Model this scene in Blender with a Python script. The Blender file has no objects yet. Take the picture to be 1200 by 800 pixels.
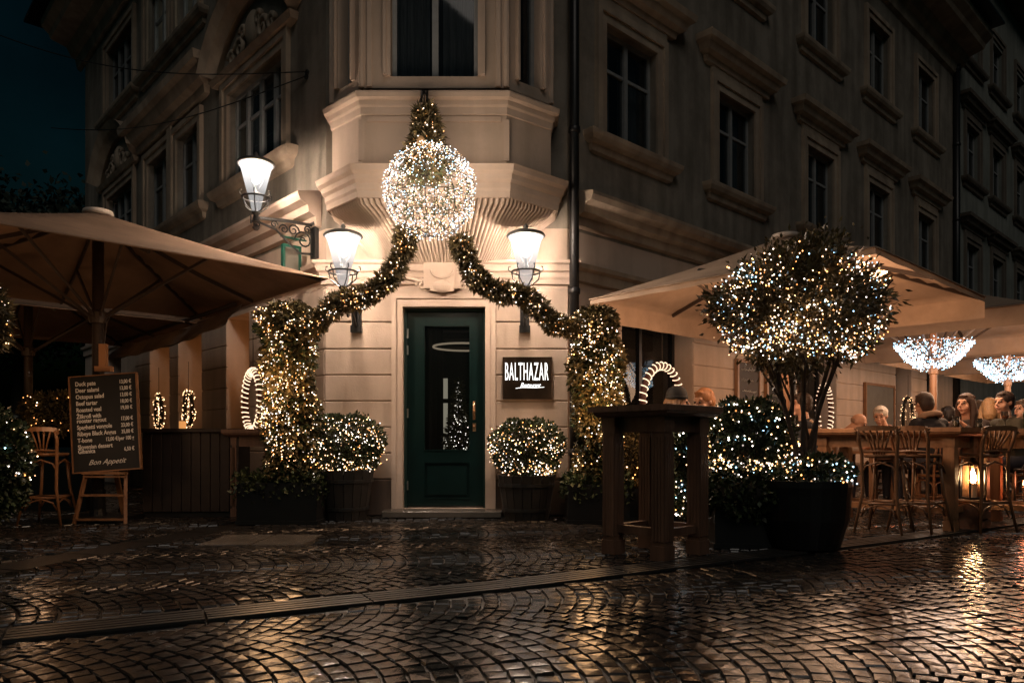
import bpy, math, random
import numpy as np
from mathutils import Vector, Matrix
random.seed(7); rng = np.random.default_rng(7)
SC = bpy.context.scene
COL = SC.collection
PI = math.pi

# ------------------------------------------------------------------ camera
F, HZ, CH = 858.0, 515.0, 0.90          # focal length in px of a 1200 px wide frame, horizon row, camera height
cd = bpy.data.cameras.new('camera'); cam = bpy.data.objects.new('camera', cd); COL.objects.link(cam)
cam.location = (0, 0, CH); cam.rotation_euler = (PI/2, 0, 0)
cd.sensor_width = 36; cd.lens = 36*F/1200; cd.shift_y = (HZ-400)/1200; cd.clip_start = .05; cd.clip_end = 500
SC.camera = cam

# ------------------------------------------------------------------ world: night sky, last blue light
W = bpy.data.worlds.new('World'); SC.world = W; W.use_nodes = True
nt = W.node_tree; bg = nt.nodes['Background']
sky = nt.nodes.new('ShaderNodeTexSky'); sky.sky_type = 'NISHITA'; sky.sun_disc = False
sky.sun_elevation = math.radians(-3.0); sky.sun_rotation = math.radians(200)
tint = nt.nodes.new('ShaderNodeMix'); tint.data_type = 'RGBA'; tint.blend_type = 'MULTIPLY'; tint.inputs[0].default_value = 1
tint.inputs[7].default_value = (.08, .50, .58, 1)
nt.links.new(sky.outputs[0], tint.inputs[6]); nt.links.new(tint.outputs[2], bg.inputs[0])
bg.inputs[1].default_value = 0.10
cn = nt.nodes.new('ShaderNodeTexNoise'); cn.inputs['Scale'].default_value = 3.5; cn.inputs['Detail'].default_value = 7
cr = nt.nodes.new('ShaderNodeMapRange'); cr.inputs['From Min'].default_value = .35; cr.inputs['From Max'].default_value = .65; cr.inputs['To Min'].default_value = .45; cr.inputs['To Max'].default_value = 1.25
cm_ = nt.nodes.new('ShaderNodeVectorMath'); cm_.operation = 'SCALE'; ctc = nt.nodes.new('ShaderNodeTexCoord')
nt.links.new(ctc.outputs['Generated'], cn.inputs['Vector']); nt.links.new(cn.outputs[0], cr.inputs[0]); nt.links.new(cr.outputs[0], cm_.inputs['Scale']); nt.links.new(tint.outputs[2], cm_.inputs[0]); nt.links.new(cm_.outputs[0], bg.inputs[0])
# added faint fill lamp that lifts the dim upper facades
sd = bpy.data.lights.new('facade_fill', 'SUN'); so = bpy.data.objects.new('facade_fill', sd); COL.objects.link(so)
sd.energy = 0.13; sd.angle = math.radians(30); sd.color = (1, .90, .80)
so.rotation_euler = (math.radians(48), 0, math.radians(8))
SC.view_settings.view_transform = 'Standard'; SC.view_settings.look = 'None'
SC.view_settings.exposure = 1.0; SC.view_settings.gamma = 1; SC.view_settings.use_curve_mapping = False
cy = SC.cycles
cy.use_denoising = True; cy.max_bounces = 6; cy.diffuse_bounces = 3; cy.glossy_bounces = 3; cy.transmission_bounces = 4
cy.transparent_max_bounces = 8; cy.sample_clamp_indirect = 3.0; cy.caustics_reflective = False; cy.caustics_refractive = False
cy.use_light_tree = True

# ------------------------------------------------------------------ helpers
def P(x, y, Y):
    return Vector(((x-600)/F*Y, Y, CH+(HZ-y)/F*Y))

def tag(o, label=None, cat=None, group=None, kind=None):
    if label: o['label'] = label
    if cat: o['category'] = cat
    if group: o['group'] = group
    if kind: o['kind'] = kind
    return o

def empty(name, loc=(0, 0, 0), rz=0.0, label=None, cat=None, group=None, kind=None):
    o = bpy.data.objects.new(name, None); COL.objects.link(o)
    o.location = loc; o.rotation_euler = (0, 0, rz); o.empty_display_size = .1
    return tag(o, label, cat, group, kind)

def kids(o):
    return KIDS.get(o.name, [])
KIDS = {}
def setparent(o, p):
    if p is not None:
        o.parent = p; KIDS.setdefault(p.name, []).append(o)

def copy_tree(o, parent=None, **kw):
    c = o.copy(); COL.objects.link(c)
    if parent is not None: setparent(c, parent)
    for ch in list(kids(o)): copy_tree(ch, c)
    for k, v in kw.items(): c[k] = v
    return c

def mesh_np(name, V, Fq, mat, parent=None, smooth=False, kind=None):
    V = np.asarray(V, dtype=np.float32); Fq = np.asarray(Fq, dtype=np.int32)
    m = bpy.data.meshes.new(name); n = Fq.shape[1]
    m.vertices.add(len(V)); m.vertices.foreach_set('co', V.ravel())
    m.loops.add(Fq.size); m.loops.foreach_set('vertex_index', Fq.ravel())
    m.polygons.add(len(Fq)); m.polygons.foreach_set('loop_start', np.arange(0, Fq.size, n, dtype=np.int32))
    m.polygons.foreach_set('loop_total', np.full(len(Fq), n, dtype=np.int32))
    if smooth: m.polygons.foreach_set('use_smooth', np.ones(len(Fq), dtype=bool))
    m.update(calc_edges=True); m.materials.append(mat)
    o = bpy.data.objects.new(name, m); COL.objects.link(o); setparent(o, parent)
    if kind: o['kind'] = kind
    return o

class MB:
    def __init__(s, T=None): s.v = []; s.f = []; s.T = T
    def add(s, vs, fs):
        n = len(s.v)
        for v in vs:
            v = Vector(v); s.v.append(tuple(s.T @ v) if s.T is not None else tuple(v))
        s.f += [tuple(i+n for i in f) for f in fs]; return s
    def box(s, x0, x1, y0, y1, z0, z1):
        return s.add([(x0,y0,z0),(x1,y0,z0),(x1,y1,z0),(x0,y1,z0),(x0,y0,z1),(x1,y0,z1),(x1,y1,z1),(x0,y1,z1)],
                     [(0,3,2,1),(4,5,6,7),(0,1,5,4),(1,2,6,5),(2,3,7,6),(3,0,4,7)])
    def cbox(s, x0, x1, y0, y1, z0, z1, c=.008):   # chamfered front (-y) box
        v = [(x0,y0+c,z0),(x1,y0+c,z0),(x1,y1,z0),(x0,y1,z0),(x0,y0+c,z1),(x1,y0+c,z1),(x1,y1,z1),(x0,y1,z1),
             (x0+c,y0,z0+c),(x1-c,y0,z0+c),(x1-c,y0,z1-c),(x0+c,y0,z1-c)]
        return s.add(v, [(0,3,2,1),(4,5,6,7),(1,2,6,5),(2,3,7,6),(3,0,4,7),(8,9,10,11),(0,1,9,8),(1,5,10,9),(5,4,11,10),(4,0,8,11)])
    def bar(s, p0, p1, w, d, up=(0, 0, 1)):
        p0 = Vector(p0); p1 = Vector(p1); a = (p1-p0).normalized(); u = Vector(up)
        if abs(a.dot(u)) > .98: u = Vector((0, 1, 0))
        x = a.cross(u).normalized(); y = x.cross(a).normalized()
        vs = []
        for p in (p0, p1):
            for i, j in ((-1,-1),(1,-1),(1,1),(-1,1)): vs.append(p+x*(i*w/2)+y*(j*d/2))
        return s.add(vs, [(3,2,1,0),(4,5,6,7),(0,1,5,4),(1,2,6,5),(2,3,7,6),(3,0,4,7)])
    def tube(s, pts, r, n=8, cap=True, closed=False):
        pts = [Vector(p) for p in pts]; N = len(pts); rs = r if isinstance(r, (list, tuple)) else [r]*N
        up = Vector((0, 0, 1)); vs = []; prev = None
        for i, p in enumerate(pts):
            if closed: t = pts[(i+1) % N]-pts[i-1]
            else: t = pts[min(i+1, N-1)]-pts[max(i-1, 0)]
            t = t.normalized() if t.length > 1e-9 else Vector((0, 0, 1))
            if prev is None:
                x = t.cross(up)
                if x.length < .05: x = t.cross(Vector((0, 1, 0)))
            else: x = prev-t*prev.dot(t)
            x = x.normalized() if x.length > 1e-6 else t.orthogonal().normalized()
            prev = x; y = t.cross(x)
            for k in range(n):
                a = 2*PI*k/n; vs.append(p+(x*math.cos(a)+y*math.sin(a))*rs[i])
        fs = []
        for i in range(N if closed else N-1):
            j = (i+1) % N
            for k in range(n):
                l = (k+1) % n; fs.append((i*n+k, i*n+l, j*n+l, j*n+k))
        if cap and not closed: fs += [tuple(range(n))[::-1], tuple((N-1)*n+k for k in range(n))]
        return s.add(vs, fs)
    def lathe(s, prof, c=(0, 0, 0), n=16, cap=True):
        c = Vector(c); vs = []; fs = []
        for r, z in prof:
            for k in range(n):
                a = 2*PI*k/n; vs.append(c+Vector((r*math.cos(a), r*math.sin(a), z)))
        for i in range(len(prof)-1):
            for k in range(n):
                l = (k+1) % n; fs.append((i*n+k, i*n+l, (i+1)*n+l, (i+1)*n+k))
        if cap: fs += [tuple(range(n))[::-1], tuple((len(prof)-1)*n+k for k in range(n))]
        return s.add(vs, fs)
    def ball(s, c, r, n=10, m=7, sc=(1, 1, 1)):
        c = Vector(c); vs = [c+Vector((0, 0, -r*sc[2]))]; fs = []
        for i in range(1, m):
            b = -PI/2+PI*i/m
            for k in range(n):
                a = 2*PI*k/n; vs.append(c+Vector((r*sc[0]*math.cos(a)*math.cos(b), r*sc[1]*math.sin(a)*math.cos(b), r*sc[2]*math.sin(b))))
        vs.append(c+Vector((0, 0, r*sc[2])))
        for k in range(n): fs.append((0, 1+(k+1) % n, 1+k)); fs.append((len(vs)-1, 1+(m-2)*n+k, 1+(m-2)*n+(k+1) % n))
        for i in range(m-2):
            for k in range(n): l = (k+1) % n; fs.append((1+i*n+k, 1+i*n+l, 1+(i+1)*n+l, 1+(i+1)*n+k))
        return s.add(vs, fs)
    def limb(s, p0, p1, r0, r1, n=10):
        p0 = Vector(p0); p1 = Vector(p1)
        s.tube([p0, p1], [r0, r1], n); s.ball(p0, r0, n, 6); s.ball(p1, r1, n, 6); return s
    def mould(s, path, prof, closeends=True):
        """sweep a profile of (out, z) along a plan polyline with mitred corners; out is to the right of travel"""
        N = len(path); vs = []; k = len(prof)
        D = []
        for i in range(N-1):
            d = Vector((path[i+1][0]-path[i][0], path[i+1][1]-path[i][1])).normalized(); D.append(Vector((d.y, -d.x)))
        for i in range(N):
            if i == 0: nn = D[0]
            elif i == N-1: nn = D[-1]
            else:
                b = (D[i-1]+D[i]); nn = b/ (b.dot(D[i])) if b.length > .3 else D[i]
            for o, z in prof: vs.append((path[i][0]+nn.x*o, path[i][1]+nn.y*o, z))
        fs = []
        for i in range(N-1):
            for j in range(k-1): fs.append((i*k+j, (i+1)*k+j, (i+1)*k+j+1, i*k+j+1))
        if closeends: fs += [tuple(range(k)), tuple((N-1)*k+j for j in range(k))[::-1]]
        return s.add(vs, fs)
    def build(s, name, mat, parent=None, smooth=False, kind=None):
        m = bpy.data.meshes.new(name); m.from_pydata(s.v, [], s.f)
        if smooth: m.polygons.foreach_set('use_smooth', [True]*len(m.polygons))
        m.update(); m.materials.append(mat)
        o = bpy.data.objects.new(name, m); COL.objects.link(o); setparent(o, parent)
        if kind: o['kind'] = kind
        return o

def mat(name, col, rough=.6, var=0.0, nscale=5.0, bump=0.0, bscale=40.0, metal=0.0, spec=.5, col2=None, island=0.0, coat=0.0, trans=0.0, stretch=None):
    m = bpy.data.materials.new(name); m.use_nodes = True; n = m.node_tree.nodes; L = m.node_tree.links
    b = n['Principled BSDF']; b.inputs['Roughness'].default_value = rough; b.inputs['Metallic'].default_value = metal
    b.inputs['Specular IOR Level'].default_value = spec; b.inputs['Coat Weight'].default_value = coat
    c4 = (*col, 1); b.inputs['Base Color'].default_value = c4
    tc = n.new('ShaderNodeTexCoord'); src = tc.outputs['Object']
    if stretch:
        mp = n.new('ShaderNodeMapping'); mp.inputs['Scale'].default_value = stretch; L.new(src, mp.inputs[0]); src = mp.outputs[0]
    out = None
    if var or col2:
        t = n.new('ShaderNodeTexNoise'); t.inputs['Scale'].default_value = nscale; t.inputs['Detail'].default_value = 6; t.inputs['Roughness'].default_value = .65
        L.new(src, t.inputs['Vector'])
        r = n.new('ShaderNodeValToRGB'); r.color_ramp.elements[0].position = .32; r.color_ramp.elements[1].position = .7
        c2 = col2 or tuple(c*(1-var) for c in col)
        r.color_ramp.elements[0].color = (*c2, 1); r.color_ramp.elements[1].color = c4
        L.new(t.outputs[0], r.inputs[0]); out = r.outputs[0]
    if island:
        g = n.new('ShaderNodeNewGeometry'); h = n.new('ShaderNodeHueSaturation')
        mr = n.new('ShaderNodeMapRange'); mr.inputs['To Min'].default_value = 1-island; mr.inputs['To Max'].default_value = 1+island
        L.new(g.outputs['Random Per Island'], mr.inputs[0]); L.new(mr.outputs[0], h.inputs['Value'])
        if out: L.new(out, h.inputs['Color'])
        else: h.inputs['Color'].default_value = c4
        out = h.outputs[0]
    if out: L.new(out, b.inputs['Base Color'])
    if bump:
        t2 = n.new('ShaderNodeTexNoise'); t2.inputs['Scale'].default_value = bscale; t2.inputs['Detail'].default_value = 5
        L.new(src, t2.inputs['Vector']); bu = n.new('ShaderNodeBump'); bu.inputs['Strength'].default_value = bump; bu.inputs['Distance'].default_value = .01
        L.new(t2.outputs[0], bu.inputs['Height']); L.new(bu.outputs[0], b.inputs['Normal'])
    if trans:
        tr = n.new('ShaderNodeBsdfTranslucent'); mx = n.new('ShaderNodeMixShader'); mx.inputs[0].default_value = trans
        if out: L.new(out, tr.inputs[0])
        else: tr.inputs[0].default_value = c4
        L.new(b.outputs[0], mx.inputs[1]); L.new(tr.outputs[0], mx.inputs[2]); L.new(mx.outputs[0], n['Material Output'].inputs[0])
    return m

def emat(name, col, strength, island=0.0, base=(.02, .02, .02)):
    m = bpy.data.materials.new(name); m.use_nodes = True; n = m.node_tree.nodes; L = m.node_tree.links
    b = n['Principled BSDF']; b.inputs['Base Color'].default_value = (*base, 1)
    b.inputs['Emission Color'].default_value = (*col, 1); b.inputs['Emission Strength'].default_value = strength
    if island:
        g = n.new('ShaderNodeNewGeometry'); mr = n.new('ShaderNodeMapRange')
        mr.inputs['To Min'].default_value = strength*(1-island); mr.inputs['To Max'].default_value = strength*(1+island)
        L.new(g.outputs['Random Per Island'], mr.inputs[0]); L.new(mr.outputs[0], b.inputs['Emission Strength'])
    return m

def glass(name, dark=(.01, .012, .014), fac=.35, rough=.03):
    """window glass: glossy reflection over a dark see-through"""
    m = bpy.data.materials.new(name); m.use_nodes = True; n = m.node_tree.nodes; L = m.node_tree.links
    b = n['Principled BSDF']; b.inputs['Base Color'].default_value = (*dark, 1); b.inputs['Roughness'].default_value = rough
    b.inputs['Specular IOR Level'].default_value = .8
    t = n.new('ShaderNodeBsdfTransparent'); t.inputs[0].default_value = (.8, .85, .85, 1)
    mx = n.new('ShaderNodeMixShader'); mx.inputs[0].default_value = fac
    L.new(b.outputs[0], mx.inputs[1]); L.new(t.outputs[0], mx.inputs[2]); L.new(mx.outputs[0], n['Material Output'].inputs[0])
    return m

def wallmat(name, col, dark, stain=.5):
    """plaster: large stains, rain streaks, fine grain"""
    m = mat(name, col, .85, 0, bump=.25, bscale=60, spec=.25); n = m.node_tree.nodes; L = m.node_tree.links; b = n['Principled BSDF']
    g = n.new('ShaderNodeNewGeometry')
    a = n.new('ShaderNodeTexNoise'); a.inputs['Scale'].default_value = 1.3; a.inputs['Detail'].default_value = 8; a.inputs['Roughness'].default_value = .7
    L.new(g.outputs['Position'], a.inputs['Vector'])
    mp = n.new('ShaderNodeMapping'); mp.inputs['Scale'].default_value = (4, 4, .5); L.new(g.outputs['Position'], mp.inputs[0])
    c = n.new('ShaderNodeTexNoise'); c.inputs['Scale'].default_value = 1.0; c.inputs['Detail'].default_value = 6; L.new(mp.outputs[0], c.inputs['Vector'])
    mm = n.new('ShaderNodeMath'); mm.operation = 'MULTIPLY'; L.new(a.outputs[0], mm.inputs[0]); L.new(c.outputs[0], mm.inputs[1])
    r = n.new('ShaderNodeValToRGB'); r.color_ramp.elements[0].position = .14; r.color_ramp.elements[1].position = .14+stain*.4
    r.color_ramp.elements[0].color = (*dark, 1); r.color_ramp.elements[1].color = (*col, 1)
    L.new(mm.outputs[0], r.inputs[0]); L.new(r.outputs[0], b.inputs['Base Color'])
    return m

M = {}
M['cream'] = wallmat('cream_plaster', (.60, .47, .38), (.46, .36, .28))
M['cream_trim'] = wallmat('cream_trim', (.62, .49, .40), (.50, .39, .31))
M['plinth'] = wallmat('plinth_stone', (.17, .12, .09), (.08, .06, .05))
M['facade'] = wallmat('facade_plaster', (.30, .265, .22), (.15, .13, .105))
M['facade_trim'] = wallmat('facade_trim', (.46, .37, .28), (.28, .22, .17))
M['nbr'] = wallmat('neighbour_plaster', (.27, .28, .25), (.17, .18, .16))
M['nbr_trim'] = wallmat('neighbour_trim', (.20, .17, .14), (.13, .11, .09))
M['wframe'] = mat('window_wood', (.30, .31, .31), .5, .2, 8)
M['pane'] = glass('upper_glass', (.012, .016, .02), .45)
M['pane_dark'] = glass('shop_glass', (.012, .011, .01), .55, .02)
M['curtain'] = mat('lace_curtain', (.20, .22, .24), .9, .5, 3, stretch=(14, 14, 1))
M['door'] = mat('green_door_paint', (.003, .017, .0155), .32, .35, 6, .12, 30, coat=.25)
M['brass'] = mat('worn_brass', (.72, .42, .24), .3, metal=.9)
M['steel'] = mat('hinge_steel', (.5, .5, .48), .35, metal=.9)
M['iron'] = mat('black_iron', (.018, .018, .018), .38, .3, 30, .1, 80, spec=.6)
M['pipe'] = mat('drainpipe_paint', (.010, .010, .011), .4, .3, 10)
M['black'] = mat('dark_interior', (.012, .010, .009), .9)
M['room'] = mat('room_wall', (.06, .05, .045), .8, .4, 3)
M['wood'] = mat('bar_table_wood', (.36, .19, .095), .42, 0, 9, .25, 60, col2=(.20, .10, .05), stretch=(1, 1, .12))
M['wood_dark'] = mat('dark_table_wood', (.19, .105, .068), .40, 0, 9, .25, 60, col2=(.09, .05, .034), stretch=(1, 1, .12))
M['bent'] = mat('bentwood', (.30, .14, .06), .35, .4, 12, .05, 60)
M['bent_dark'] = mat('dark_bentwood', (.25, .125, .062), .35, .4, 12, .05, 60)
M['easel'] = mat('easel_wood', (.32, .15, .065), .5, .45, 10, .15, 60)
M['board'] = mat('chalkboard', (.010, .011, .012), .7, .5, 4)
M['chalk'] = mat('chalk_lettering', (.85, .83, .79), .9)
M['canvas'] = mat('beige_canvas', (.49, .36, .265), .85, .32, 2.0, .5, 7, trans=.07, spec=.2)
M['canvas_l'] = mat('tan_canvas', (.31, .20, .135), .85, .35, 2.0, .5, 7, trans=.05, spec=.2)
M['clear'] = mat('wet_awning', (.34, .28, .24), .3, .5, 3, .5, 12, trans=.2)
M['umb_metal'] = mat('umbrella_frame', (.05, .035, .028), .45, .3, 8)
M['umb_pole'] = mat('umbrella_pole', (.26, .14, .08), .45, .2, 8)
M['cap'] = mat('umbrella_cap', (.6, .5, .42), .4)
M['pot_wood'] = mat('wet_barrel_wood', (.035, .031, .028), .45, .5, 8, .3, 50, stretch=(6, 6, .5))
M['pot_black'] = mat('black_pot', (.012, .012, .012), .4, .3, 10)
M['soil'] = mat('dark_soil', (.02, .014, .01), .9)
M['leaf'] = mat('box_leaf', (.055, .075, .030), .45, .4, 3, island=.5, spec=.4)
M['leaf_warm'] = mat('ivy_leaf', (.19, .145, .06), .5, .5, 3, island=.6, spec=.4)
M['leaf_big'] = mat('laurel_leaf', (.125, .095, .036), .38, .4, 3, island=.5, spec=.5)
M['fir'] = mat('fir_needle', (.17, .135, .07), .55, .4, 4, island=.5)
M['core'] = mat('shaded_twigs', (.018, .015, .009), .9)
M['bark'] = mat('bark', (.07, .045, .03), .8, .5, 12, .4, 50)
M['tree_far'] = mat('far_leaf', (.03, .05, .035), .7, .3, 2, island=.4)
M['b_warm'] = emat('bulb_warm', (1, .56, .27), 3.6, .9)
M['b_gold'] = emat('bulb_gold', (1, .38, .10), 3.2, .9)
M['b_white'] = emat('bulb_white', (1, .84, .72), 3.4, .9)
M['b_cool'] = emat('bulb_cool', (.38, .74, 1), 3.2, .9)
M['wire'] = mat('fairy_wire', (.05, .035, .02), .6)
M['lamp_glow'] = emat('lamp_mantle', (1, .93, .84), 6)
M['heat'] = emat('heater_tube', (1, .50, .22), 9)
M['led'] = emat('sign_letters', (1, .98, .94), 1.1)
M['ribbon_r'] = mat('dark_ribbon', (.07, .022, .015), .5)
M['sign_face'] = mat('sign_steel', (.10, .065, .045), .22, .6, 3, .1, 6, metal=.6)
M['green_sign'] = mat('green_enamel', (.01, .09, .06), .35)
M['skin'] = mat('skin', (.62, .36, .25), .5, .12, 20)
M['drain'] = mat('drain_iron', (.055, .052, .048), .34, .3, 12, .2, 60, metal=.3)
M['slab'] = mat('wet_slab', (.17, .15, .13), .25, .4, 4, .25, 50)

# lamp glass: pale frosted shell, lets the mantle through
def lampglass():
    m = bpy.data.materials.new('lamp_glass'); m.use_nodes = True; n = m.node_tree.nodes; L = m.node_tree.links
    n.remove(n['Principled BSDF'])
    e = n.new('ShaderNodeEmission'); e.inputs[0].default_value = (1, .97, .95, 1)
    tc = n.new('ShaderNodeTexCoord'); sx = n.new('ShaderNodeSeparateXYZ'); L.new(tc.outputs['Object'], sx.inputs[0])
    mr = n.new('ShaderNodeMapRange'); mr.inputs['From Min'].default_value = .02; mr.inputs['From Max'].default_value = .36
    mr.inputs['To Min'].default_value = .24; mr.inputs['To Max'].default_value = 1.0; L.new(sx.outputs[2], mr.inputs[0]); L.new(mr.outputs[0], e.inputs[1])
    t = n.new('ShaderNodeBsdfTransparent'); t.inputs[0].default_value = (.95, .95, .95, 1)
    mx = n.new('ShaderNodeMixShader'); mx.inputs[0].default_value = .42
    L.new(e.outputs[0], mx.inputs[1]); L.new(t.outputs[0], mx.inputs[2]); L.new(mx.outputs[0], n['Material Output'].inputs[0]); return m
M['lamp_glass'] = lampglass()

def cobblemat():
    """wet setts: dark granite, varied per stone, water film with uneven gloss"""
    m = bpy.data.materials.new('wet_cobble'); m.use_nodes = True; n = m.node_tree.nodes; L = m.node_tree.links; b = n['Principled BSDF']
    g = n.new('ShaderNodeNewGeometry')
    t = n.new('ShaderNodeTexNoise'); t.inputs['Scale'].default_value = 14; t.inputs['Detail'].default_value = 6; L.new(g.outputs['Position'], t.inputs['Vector'])
    r = n.new('ShaderNodeValToRGB'); r.color_ramp.elements[0].position = .3; r.color_ramp.elements[1].position = .72
    r.color_ramp.elements[0].color = (.010, .009, .008, 1); r.color_ramp.elements[1].color = (.042, .035, .030, 1); L.new(t.outputs[0], r.inputs[0])
    h = n.new('ShaderNodeHueSaturation'); mr = n.new('ShaderNodeMapRange'); mr.inputs['To Min'].default_value = .55; mr.inputs['To Max'].default_value = 1.5
    wn = n.new('ShaderNodeTexNoise'); wn.inputs['Scale'].default_value = 5.5; wn.inputs['Detail'].default_value = 1; L.new(g.outputs['Position'], wn.inputs['Vector'])
    L.new(g.outputs['Random Per Island'], mr.inputs[0]); L.new(mr.outputs[0], h.inputs['Value']); L.new(r.outputs[0], h.inputs['Color']); L.new(h.outputs[0], b.inputs['Base Color'])
    w = n.new('ShaderNodeTexNoise'); w.inputs['Scale'].default_value = 1.1; w.inputs['Detail'].default_value = 4; L.new(g.outputs['Position'], w.inputs['Vector'])
    m2 = n.new('ShaderNodeMapRange'); m2.inputs['From Min'].default_value = .35; m2.inputs['From Max'].default_value = .65
    m2.inputs['To Min'].default_value = .10; m2.inputs['To Max'].default_value = .28; L.new(w.outputs[0], m2.inputs[0]); L.new(m2.outputs[0], b.inputs['Roughness'])
    b.inputs['Specular IOR Level'].default_value = .55
    bt = n.new('ShaderNodeTexNoise'); bt.inputs['Scale'].default_value = 45; bt.inputs['Detail'].default_value = 4; L.new(g.outputs['Position'], bt.inputs['Vector'])
    bu = n.new('ShaderNodeBump'); bu.inputs['Strength'].default_value = .22; bu.inputs['Distance'].default_value = .005
    L.new(bt.outputs[0], bu.inputs['Height']); L.new(bu.outputs[0], b.inputs['Normal']); return m
M['cobble'] = cobblemat()
M['joint'] = mat('wet_joint', (.012, .011, .010), .35, .4, 20, .5, 90)

def light(name, kind, loc, energy, col, radius=.05, parent=None):
    l = bpy.data.lights.new(name, kind); l.energy = energy; l.color = col; l.shadow_soft_size = radius
    o = bpy.data.objects.new(name, l); COL.objects.link(o); o.location = loc
    if parent: o.parent = parent
    return o

# ------------------------------------------------------------------ leaves and bulbs
def unit(n):
    v = rng.normal(size=(n, 3)); return v/np.linalg.norm(v, axis=1, keepdims=True)
def leaves(name, pts, dirs, L, Wd, m, parent, jit=.5, curl=.25):
    """rhombic folded leaves, one quad each; pts base points, dirs growth directions"""
    n = len(pts); d = dirs+rng.normal(size=(n, 3))*jit; d /= np.linalg.norm(d, axis=1, keepdims=True)
    s = np.cross(d, unit(n)); s /= np.linalg.norm(s, axis=1, keepdims=True)+1e-9; nn = np.cross(s, d)
    l = (L*rng.uniform(.6, 1.25, n))[:, None]; w = (Wd*rng.uniform(.7, 1.2, n))[:, None]
    a = pts; b = pts+d*l*.45+s*w*.5+nn*w*curl; c = pts+d*l; e = pts+d*l*.45-s*w*.5+nn*w*curl
    V = np.stack([a, b, c, e], 1).reshape(-1, 3); Q = np.arange(4*n).reshape(n, 4)
    return mesh_np(name, V, Q, m, parent, kind='stuff')
OCT = np.array([(1,0,0),(-1,0,0),(0,1,0),(0,-1,0),(0,0,1),(0,0,-1)], float)
OF = np.array([(0,2,4),(2,1,4),(1,3,4),(3,0,4),(2,0,5),(1,2,5),(3,1,5),(0,3,5)])
def bulbs(pts, r, m, parent, name='fairy_lights'):
    n = len(pts)
    if n == 0: return None
    rr = (r*rng.uniform(.75, 1.25, n))[:, None, None]
    V = (pts[:, None, :]+OCT[None]*rr).reshape(-1, 3); Q = (OF[None]+(np.arange(n)*6)[:, None, None]).reshape(-1, 3)
    return mesh_np(name, V, Q, m, parent, kind='stuff')
def clumpy(pts, k=9, keep=.55, r=.16):
    """gather points on loose strands: keep those near random walk lines"""
    idx = rng.integers(0, len(pts), k); c = pts[idx]
    d = np.min(np.linalg.norm(pts[:, None]-c[None], axis=2), axis=1)
    return pts[(d < r) | (rng.random(len(pts)) < keep)]
def strands(center, rad, n, turns=9, jitter=.03, zlo=-1., zhi=1.):
    """bulb points along wandering windings round an ellipsoid"""
    out = []
    per = n//turns
    for k in range(turns):
        ph = rng.uniform(0, 2*PI); tilt = rng.uniform(-.9, .9); t = np.linspace(0, 2*PI, per)
        z = np.tanh((np.sin(t+ph)*rng.uniform(.5, 1.0)+tilt*.45+.18*np.sin(3*t+ph*3))*1.1)
        a = t*rng.choice([1, -1])*rng.uniform(.7, 1.5)+ph+.3*np.sin(2*t)
        q = np.sqrt(np.clip(1-z*z, 0, 1)); p = np.stack([q*np.cos(a), q*np.sin(a), z], 1)
        p = p*(1+rng.normal(size=(per, 1))*.06)
        p = p[p[:, 2] > zlo]
        out.append(np.array(center)+p*np.array(rad)+rng.normal(size=p.shape)*jitter)
    return np.concatenate(out)
def split(pts, fr):
    r = rng.random(len(pts)); out = []; a = 0
    for f in fr: out.append(pts[(r >= a) & (r < a+f)]); a += f
    return out

# ================================================================== GROUND
ground = tag(MB().box(-60, 60, -20, 90, -.4, -.016).build('ground', M['joint']), kind='structure')
DR = [(-4.2, 2.22), (-2.28, 3.26), (0, 4.42), (2.44, 5.9), (4.0, 6.85), (8.0, 9.5)]      # near edge of the drain strip
DW = .27
def dist_poly(x, y, poly):
    best = 1e9; side = 0
    for (ax, ay), (bx, by) in zip(poly, poly[1:]):
        dx, dy = bx-ax, by-ay; l = math.hypot(dx, dy); t = max(0, min(1, ((x-ax)*dx+(y-ay)*dy)/l/l))
        px, py = ax+dx*t, ay+dy*t; d = math.hypot(x-px, y-py)
        if d < best: best = d; side = ((y-ay)*dx-(x-ax)*dy)/l
    return best, side
GU = [(-4.6, 3.1), (-3.6, 5.16), (-2.9, 7.9)]        # left gutter line
LD = Vector((.682, -.731)); RD = Vector((.731, .682))
def outside(x, y, m=.0):
    """True where the plan point is in front of the building"""
    oc = 8.75-y > m
    orr = .682*(x-.66)-.731*(y-8.75) > m; ol = -.731*(x+2.22)-.682*(y-8.75) > m
    return oc or orr or ol
def cobbles():
    ang = math.radians(20); U = Vector((math.cos(ang), math.sin(ang))); Vv = Vector((-U.y, U.x))
    Wc, R, a = 1.40, 1.01, .095; half = math.asin(Wc/2/R); ns = int(round(2*half*R/.098))
    st = []
    for j in range(-9, 14):
        for i in range(-80, 130):
            for k in range(ns):
                th = -half+(k+.5)/ns*2*half; u = i*a+R*math.cos(th)+(.5*a if j % 2 else 0); v = j*Wc+R*math.sin(th)
                c = U*u+Vv*v; x, y = c.x, c.y
                if y < 1.6 or y > 14.5 or abs(x) > .80*y+.7: continue
                if not outside(x, y, .06): continue
                d, s = dist_poly(x, y, DR)
                if -.07 < s < DW+.07 and d < DW+.08: continue
                d2, s2 = dist_poly(x, y, GU)
                if d2 < .21: continue
                if SLAB(x, y): continue
                st.append((x, y, ang+th, 2*half*R/ns*random.uniform(.93, 1.0)-.006, a*math.cos(th)*random.uniform(.93, 1.0)-.006))
    return st
def SLAB(x, y):   # flat stone cover beside the gutter
    return -2.72 < x < -1.78 and 6.25+ (x+2.7)*.1 < y < 7.0+(x+2.7)*.1
st = cobbles()
tmpl = []
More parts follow.
